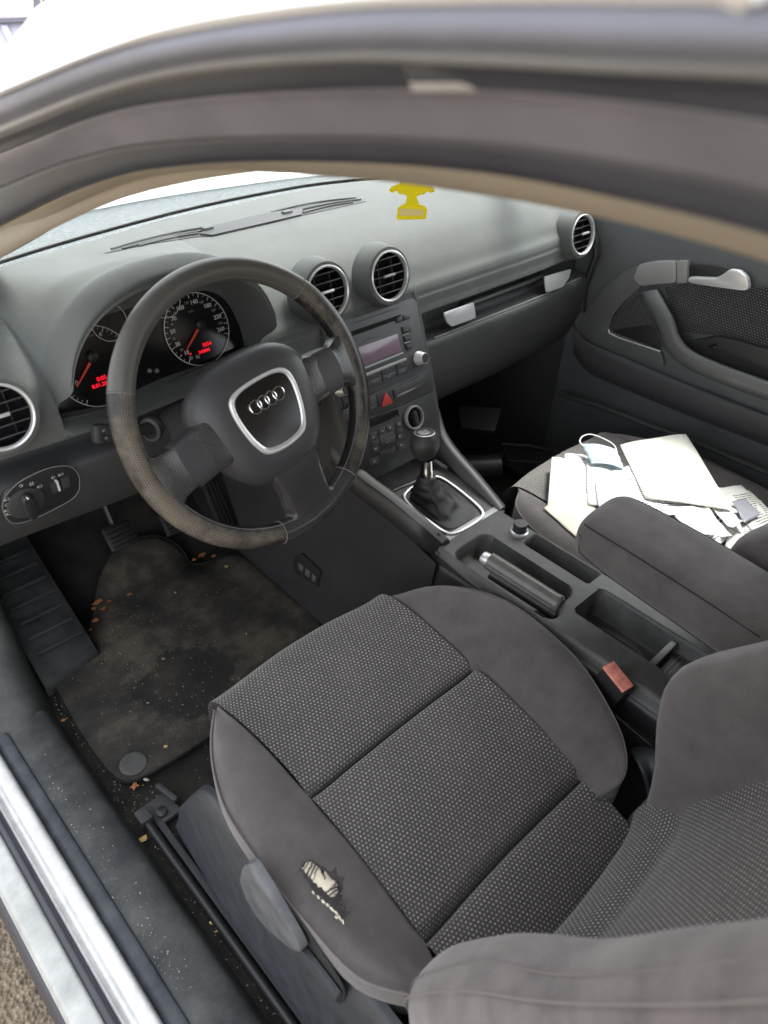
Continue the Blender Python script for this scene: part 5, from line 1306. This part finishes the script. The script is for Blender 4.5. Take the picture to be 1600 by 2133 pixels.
# ================================================================== AIR FRESHENER
af = Plane(at(857, 425, 'X', 0), (.62, -.78, 0), (0, 0, 1))
tree = [(829, 457), (826, 452), (829, 432), (838, 426), (845, 424), (848, 408), (842, 404), (833, 404), (826, 397), (818, 401), (810, 396), (816, 388), (830, 383), (838, 372), (830, 366), (842, 352), (838, 345), (852, 326), (858, 318), (866, 328), (880, 346), (876, 352), (890, 366), (882, 374), (888, 385), (904, 391), (905, 399), (898, 401), (890, 398), (882, 405), (875, 405), (868, 409), (873, 425), (884, 429), (890, 436), (887, 456)]
mb = MB(); mb.prism([af.px(*p) for p in tree], af.N*.0016, 0, 0)
AF = mb.build('air_freshener', m_yellow, None, smooth=False); tag(AF, 'yellow tree shaped card air freshener hanging in front of the dashboard', 'air freshener')
plate('freshener_label', af, [(833, 434), (882, 437), (881, 450), (832, 449)], .0018, .0022, m_pale, AF, bev=0)
text_mesh('freshener_lettering', 'vanilla', .008, af.px(857, 443, .0024), af.U, af.V, m_yellow, AF) if False else None
MB().tube([af.px(858, 320, .0008), V3((af.P.x, af.P.y+.01, 1.16))], .0006, 5).build('freshener_string', m_mark, AF)

# ================================================================== PAPERS ON THE PASSENGER SEAT
def paper_mat(name, col, lines=None, lcol=(.10, .10, .11), pitch=.006, cover=.0, margin=(.06, .95), box=None, rough=.7):
    m, t, b = newmat(name)
    b.inputs['Roughness'].default_value = rough; b.inputs['Base Color'].default_value = (*col, 1)
    if lines or box:
        tc = t.nodes.new('ShaderNodeTexCoord'); sp = t.nodes.new('ShaderNodeSeparateXYZ'); t.links.new(tc.outputs['UV'], sp.inputs[0])
        u, v = sp.outputs[0], sp.outputs[1]
        fac = None
        if lines:
            rows_ = lines
            fv = M(t, 'FRACT', M(t, 'MULTIPLY', v, rows_)); ln_ = M(t, 'LESS_THAN', fv, .45)
            nz = t.nodes.new('ShaderNodeTexNoise'); nz.inputs['Scale'].default_value = 1; cb = t.nodes.new('ShaderNodeCombineXYZ')
            t.links.new(M(t, 'MULTIPLY', u, 45), cb.inputs[0]); t.links.new(M(t, 'MULTIPLY', M(t, 'FLOOR', M(t, 'MULTIPLY', v, rows_)), 7.3), cb.inputs[1]); t.links.new(cb.outputs[0], nz.inputs['Vector'])
            wd = M(t, 'GREATER_THAN', nz.outputs[0], .43)
            n2_ = t.nodes.new('ShaderNodeTexNoise'); n2_.inputs['Scale'].default_value = 2.2; t.links.new(tc.outputs['UV'], n2_.inputs['Vector']); blk = M(t, 'GREATER_THAN', n2_.outputs[0], .30)
            inr = M(t, 'MULTIPLY', M(t, 'MULTIPLY', M(t, 'GREATER_THAN', u, margin[0]), M(t, 'LESS_THAN', u, margin[1])), M(t, 'MULTIPLY', M(t, 'GREATER_THAN', v, .08), M(t, 'LESS_THAN', v, .93)))
            fac = M(t, 'MULTIPLY', M(t, 'MULTIPLY', ln_, wd), M(t, 'MULTIPLY', inr, blk))
        mx = t.nodes.new('ShaderNodeMix'); mx.data_type = 'RGBA'; mx.inputs[6].default_value = (*col, 1); mx.inputs[7].default_value = (*lcol, 1)
        t.links.new(fac, mx.inputs[0]); t.links.new(mx.outputs[2], b.inputs['Base Color'])
    return m
m_cream = paper_mat('cream paper', (.83, .83, .74))
m_printed = paper_mat('printed white paper', (.80, .80, .80), lines=24, lcol=(.05, .05, .06))
m_printed2 = paper_mat('printed grey leaflet', (.50, .50, .47), lines=20, margin=(.3, .95), lcol=(.05, .05, .05))
m_env = paper_mat('buff envelope', (.76, .70, .57))
m_blank = paper_mat('faintly printed paper', (.80, .80, .79), lines=15, lcol=(.45, .46, .50), margin=(.2, .8))
m_card = paper_mat('grey glossy card', (.22, .22, .25), rough=.25)
m_greyp = paper_mat('pale grey leaflet', (.52, .52, .50))
def seattop(x, y): return .328
PAP = 'loose papers on the passenger seat'; _sn = 0
def sheet(name, quad, z, m, label, cat='paper', bend=.0, curl=(0, 0, 0, 0), tilt=0, grp=PAP):
    global _sn; _sn += 1
    """quad: four corners (front-left, front-right, back-right, back-left) seen in the photograph, z heights per corner"""
    zz = z if isinstance(z, (list, tuple)) else [z]*4
    C = [at(*q, 'Z', h) for q, h in zip(quad, zz)]
    n = 10; vs = []; uv = []
    for i in range(n+1):
        for j in range(n+1):
            a, b_ = j/n, i/n
            p = C[0].lerp(C[1], a).lerp(C[3].lerp(C[2], a), b_)
            p = V3(p); p.z += bend*4*a*(1-a)+curl[0]*max(0, .3-a)**2*8+curl[1]*max(0, a-.7)**2*8+curl[2]*max(0, .3-b_)**2*8+curl[3]*max(0, b_-.7)**2*8+.0028*noise.noise(V3((a*3.1+_sn*7, b_*3.1, _sn*3.7)))+.0012*abs(a-.5+.1*math.sin(_sn))
            vs.append(p); uv.append((a, 1-b_))
    F = [(i*(n+1)+j, (i+1)*(n+1)+j, (i+1)*(n+1)+j+1, i*(n+1)+j+1) for i in range(n) for j in range(n)]
    o = obj_from(name, vs, F, m, None, uvs=uv, angle=80)
    md = o.modifiers.new('s', 'SOLIDIFY'); md.thickness = .0006; md.offset = 0
    return tag(o, label, cat, grp)
Z0 = .352
sheet('paper_sheet', [(1150, 952), (1186, 960), (1225, 1085), (1140, 1060)], Z0+.002, m_blank, 'narrow white sheet at the front left corner of the paper pile', bend=.002)
sheet('folded_letter', [(1177, 945), (1222, 952), (1290, 1050), (1170, 1040)], Z0+.006, m_blank, 'white folded letter between the narrow sheet and the face mask', bend=.003)
sheet('envelope', [(1160, 1032), (1245, 1030), (1240, 1075), (1212, 1108)], Z0+.009, m_env, 'buff envelope facing the console with a crease across it', 'envelope', bend=.002)
sheet('envelope', [(1133, 1058), (1165, 1030), (1235, 1105), (1212, 1130)], Z0+.0115, m_env, 'buff envelope sticking out furthest towards the gear lever', 'envelope')
sheet('folded_letter', [(1163, 1085), (1200, 1080), (1250, 1135), (1210, 1145)], Z0-.004, m_blank, 'white letter hanging down beside the armrest under the envelopes', curl=(0, 0, 0, -.01))
sheet('paper_sheet', [(1222, 965), (1290, 960), (1320, 1062), (1224, 1052)], Z0+.014, m_blank, 'white sheet lying over the envelopes beside the face mask', bend=.003)
sheet('printed_page', [(1248, 992), (1330, 965), (1545, 1068), (1270, 1082)], Z0+.016, m_printed, 'white printed page fanning out under the large cream sheet', bend=.002)
sheet('printed_page', [(1300, 1010), (1400, 1020), (1548, 1060), (1545, 1110)], Z0+.010, m_printed, 'printed page whose corner sticks out right of the cream sheet')
sheet('printed_page', [(1290, 1045), (1400, 1050), (1530, 1110), (1480, 1145)], Z0+.006, m_printed, 'crumpled printed page nearest the armrest', bend=-.004, curl=(0, .006, 0, 0))
sheet('leaflet', [(1420, 1010), (1520, 1018), (1588, 1045), (1530, 1075)], Z0+.004, m_greyp, 'pale leaflet behind the grey card', bend=.002)
sheet('leaflet', [(1530, 1060), (1600, 1075), (1640, 1150), (1505, 1160)], Z0+.006, m_printed2, 'grey printed leaflet at the rear of the paper pile')
sheet('leaflet', [(1480, 1020), (1545, 1010), (1600, 1075), (1520, 1095)], Z0+.008, m_greyp, 'pale grey leaflet under the glossy card')
sheet('glossy_card', [(1525, 1045), (1552, 1038), (1584, 1072), (1550, 1090)], Z0+.0170, m_card, 'small dark grey glossy card on the pale leaflets', 'card')
sheet('printed_page', [(1238, 1000), (1300, 1000), (1330, 1075), (1250, 1080)], Z0+.018, m_printed, 'small printed slip lying crosswise just left of the cream sheet', bend=.003, curl=(.006, 0, 0, .004))
sheet('printed_page', [(1395, 1060), (1470, 1062), (1520, 1128), (1440, 1118)], Z0+.019, m_printed, 'folded printed page leaning against the armrest edge', bend=.006, curl=(0, .012, 0, .006))
sheet('receipt', [(1480, 1062), (1512, 1050), (1548, 1092), (1520, 1112)], Z0+.020, m_printed, 'curled white receipt poking out right of the printed pages', 'receipt', bend=.008, curl=(.01, 0, 0, .01))
sheet('leaflet', [(1500, 1032), (1560, 1022), (1640, 1098), (1585, 1130)], Z0+.0065, m_printed2, 'grey printed leaflet half covered by the glossy card', bend=.003)
CS = sheet('cream_sheet', [(1292, 928), (1429, 904), (1526, 1066), (1345, 1040)], [Z0+.022, Z0+.034, Z0+.030, Z0+.020], m_cream, 'large blank cream sheet on top of the paper pile', bend=.004, curl=(0, 0, 0, .0))
# face mask
FMK = thing('face_mask', 'light blue pleated face mask with a white ear loop lying on the papers', 'face mask', (0, 0, 0), PAP)
FMK.location = at(1260, 955, 'Z', Z0)
q = [(1212, 926), (1284, 938), (1300, 978), (1232, 966)]; C = [at(*p, 'Z', Z0+.030) for p in q[:2]]+[at(*p, 'Z', Z0+.022) for p in q[2:]]
rows = [[C[0].lerp(C[1], a).lerp(C[3].lerp(C[2], a), b_)+V3((0, 0, .0016*math.sin(b_*math.pi*6)+.006*math.sin(math.pi*a))) for a in (0, .25, .5, .75, 1)] for b_ in np.linspace(0, 1, 13)]
surf('mask_body', rows, m_mask, FMK, su=2, sv=3, thick=.0012)
lp = [at(x, y, 'Z', z) for x, y, z in ((1216, 930, Z0+.031), (1208, 920, Z0+.034), (1214, 909, Z0+.038), (1232, 905, Z0+.04), (1262, 916, Z0+.04), (1280, 928, Z0+.036), (1284, 940, Z0+.032))]
MB().tube(cr1([list(p) for p in lp], 5), .0014, 6).build('ear_loop', m_paper, FMK)

# ================================================================== LEAVES, SEEDS, GRIT ON THE FLOOR
def leaf(px, py, z, s_, m, label, rot, name='dry_leaf', cat='leaf', flat=.3):
    c = at(px, py, 'Z', z); vs = [c+V3((0, 0, s_*flat*.5))]; k = 9
    for i in range(k):
        a = rot+2*math.pi*i/k; r = s_*(.55+.45*abs(math.sin(a*2.3+rot)))*random.uniform(.75, 1.1)
        vs.append(c+V3((math.cos(a)*r, math.sin(a)*r*.7, random.uniform(0, s_*flat))))
    F = [(0, 1+i, 1+(i+1) % k) for i in range(k)]
    o = obj_from(name, vs, F, m, None, smooth=False); md = o.modifiers.new('s', 'SOLIDIFY'); md.thickness = .0006
    return tag(o, label, cat, 'leaf scraps and husks on the car floor')
LV = [(203, 1255, .03, .013, 'largest orange leaf scrap on the mat beside the footrest', .3), (215, 1268, .03, .008, 'orange scrap touching the largest leaf scrap beside the footrest', 1.1), (270, 1238, .03, .007, 'small orange leaf scrap on the mat apart from the footrest', 2.), (200, 1292, .03, .009, 'thin orange leaf scrap just below the largest one by the footrest', .8),
      (182, 1328, .028, .008, 'pale orange leaf scrap in the mat corner by the footrest', 1.7), (420, 1157, .05, .011, 'orange leaf scrap under the accelerator pedal', .5), (472, 1180, .035, .007, 'yellow scrap on the far edge of the mat toward the tunnel', 2.5), (280, 1638, .016, .010, 'rust orange leaf scrap behind the rear edge of the mat', 1.4),
      (298, 1748, .012, .009, 'tan leaf scrap on the carpet beside the seat rail cap', .2), (455, 1938, .012, .006, 'small tan scrap beside the seat rail next to the yellow husk', .9), (445, 1158, .05, .008, 'brown scrap between the accelerator pedal and the tunnel', .1), (132, 1500, .022, .006, 'rust coloured scrap at the mat edge nearest the sill', 1.)]
LV += [(196, 1268, .030, .007, 'dark orange scrap wedged left of the largest leaf scrap by the footrest', 2.2), (228, 1252, .030, .005, 'narrow orange scrap right of the largest leaf scrap', .6), (188, 1312, .029, .006, 'reddish scrap between the thin orange scrap and the mat corner', 1.4), (404, 1166, .05, .006, 'little orange scrap left of the one under the accelerator pedal', 2.7), (345, 1555, .024, .005, 'tan straw bit on the mat near its round fixing', .2)]
for (px, py, z, s_, lab, ro) in LV: leaf(px, py, z, s_, m_leaf if 'tan' not in lab and 'yellow' not in lab else m_seed, lab, ro)
def seed(px, py, z, s_, lab, m=m_seed):
    c = at(px, py, 'Z', z); a = random.uniform(0, 3)
    mb = MB(); d = V3((math.cos(a), math.sin(a), 0)); mb.tube([c-d*s_, c-d*s_*.5, c, c+d*s_*.6, c+d*s_], [s_*.1, s_*.42, s_*.5, s_*.4, s_*.08], 8)
    tag(mb.build('seed_husk', m), lab, 'seed', 'leaf scraps and husks on the car floor')
seed(445, 1922, .016, .007, 'yellow seed husk beside the driver seat rail'); seed(305, 1624, .024, .006, 'pale seed husk on the rear edge of the mat', m_crumb)
seed(340, 1372, .024, .0035, 'pale round seed in the middle of the mat', m_crumb); seed(308, 1464, .024, .003, 'pale seed at the near side of the damp heel mark', m_crumb)
seed(365, 1234, .024, .0035, 'pale seed on the mat below the brake pedal', m_crumb); seed(513, 1320, .024, .003, 'tan seed on the mat nearest the seat front')
# grit: uncountable
bm = bmesh.new(); rg = random.Random(5)
def bit(c, s_):
    r = bmesh.ops.create_icosphere(bm, subdivisions=1, radius=s_)
    for v in r['verts']:
        v.co = V3((v.co.x*rg.uniform(.6, 1.5), v.co.y*rg.uniform(.6, 1.5), v.co.z*.6))+V3(c)
for _ in range(1100):
    u = rg.random()
    if u < .42: px, py, z = rg.gauss(330, 110), rg.gauss(1360, 110), .021
    elif u < .60:
        t_ = rg.random(); px, py, z = 110+t_*150+rg.gauss(0, 9), 1440+t_*200+rg.gauss(0, 8), .012
    elif u < .72: px, py, z = rg.gauss(290, 40), rg.gauss(1680, 25), .006
    elif u < .86:
        t_ = rg.random(); px, py, z = 300+t_*300+rg.gauss(0, 16), 1720+t_*400+rg.gauss(0, 16), .006
    else:
        t_ = rg.random(); px, py, z = 90+t_*300+rg.gauss(0, 22), 1600+t_*470+rg.gauss(0, 20), .064
    if not (60 < px < 690 and py > 1180): continue
    c = at(px, py, 'Z', z)
    if z == .021 and not (-.62 < c.x < -.15): continue
    if z == .064 and not (-.75 < c.x < -.69): continue
    if z == .006 and not (-.665 < c.x < -.45): continue
    if c.y > .5: continue
    bit(c, rg.choice([.0004, .0005, .0006, .0007, .0009, .0013]))
me = bpy.data.meshes.new('grit'); bm.to_mesh(me); bm.free(); me.materials.append(m_crumb)
tag(link(bpy.data.objects.new('grit', me)), 'pale grit and crumbs scattered over the mat, carpet and sill', 'grit', kind='stuff')

# ================================================================== VEHICLE BEHIND, BUILDING
VAN = thing('parked_van', 'pale lavender vehicle with a black mirror parked beyond the car', 'van', (2.0, 4.6, -.33))
m_van = mat('pale lavender paint', (.50, .50, .60), .3, coat=.4); m_vdark = mat('dark grey trim', (.10, .10, .13), .4)
def sg(px, py, d): return CAM_LOC+sight(px, py)*d
D0 = 4.4
def vp(name, pts, d, m, th=.04):
    mb = MB(); P = [sg(*p, d) for p in pts]; mb.prism(P, sight(60, 60)*(th), 0, .004); return mb.build(name, m, VAN)
vp('van_body', [(-420, 52), (62, 44), (66, 60), (58, 120), (0, 260), (-420, 420)], D0, m_van, .35)
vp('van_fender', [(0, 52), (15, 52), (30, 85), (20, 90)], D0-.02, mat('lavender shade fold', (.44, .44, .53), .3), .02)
vp('van_sill', [(-420, 56), (66, 34), (66, 44), (-420, 68)], D0-.03, m_vdark, .05)
vp('van_pillar', [(66, -60), (78, -60), (88, 44), (78, 48), (70, 30)], D0-.04, m_vdark, .06)
vp('van_pillar', [(87, -60), (94, -60), (98, 42), (90, 42)], D0-.04, m_vdark, .06)
vp('van_mirror', [(104, -60), (117, -60), (116, 20), (112, 32), (104, 36)], D0-.06, m_vdark, .08)
BLD = thing('far_building', 'cream wall with pinkish posts seen beyond the lavender vehicle', 'building', (6, 14, -.33))
def bp_(name, pts, d, m, th):
    mb = MB(); mb.prism([sg(*p, d) for p in pts], sight(60, 60)*(th/1.3)); mb.build(name, m, BLD)
m_bw = mat('cream render wall', (.80, .76, .70), .8); m_bp = mat('pinkish post', (.45, .36, .36), .8)
bp_('wall', [(-900, -260), (68, -260), (68, 230), (-900, 300)], 13, m_bw, .5)
bp_('post', [(-2, -250), (16, -250), (16, 200), (-2, 200)], 12.6, m_bp, .15)
bp_('post', [(16, -250), (22, -250), (30, 200), (24, 200)], 12.6, m_bp, .15)

S.cycles.max_bounces = 8; S.cycles.diffuse_bounces = 4; S.cycles.glossy_bounces = 3; S.cycles.transparent_max_bounces = 8
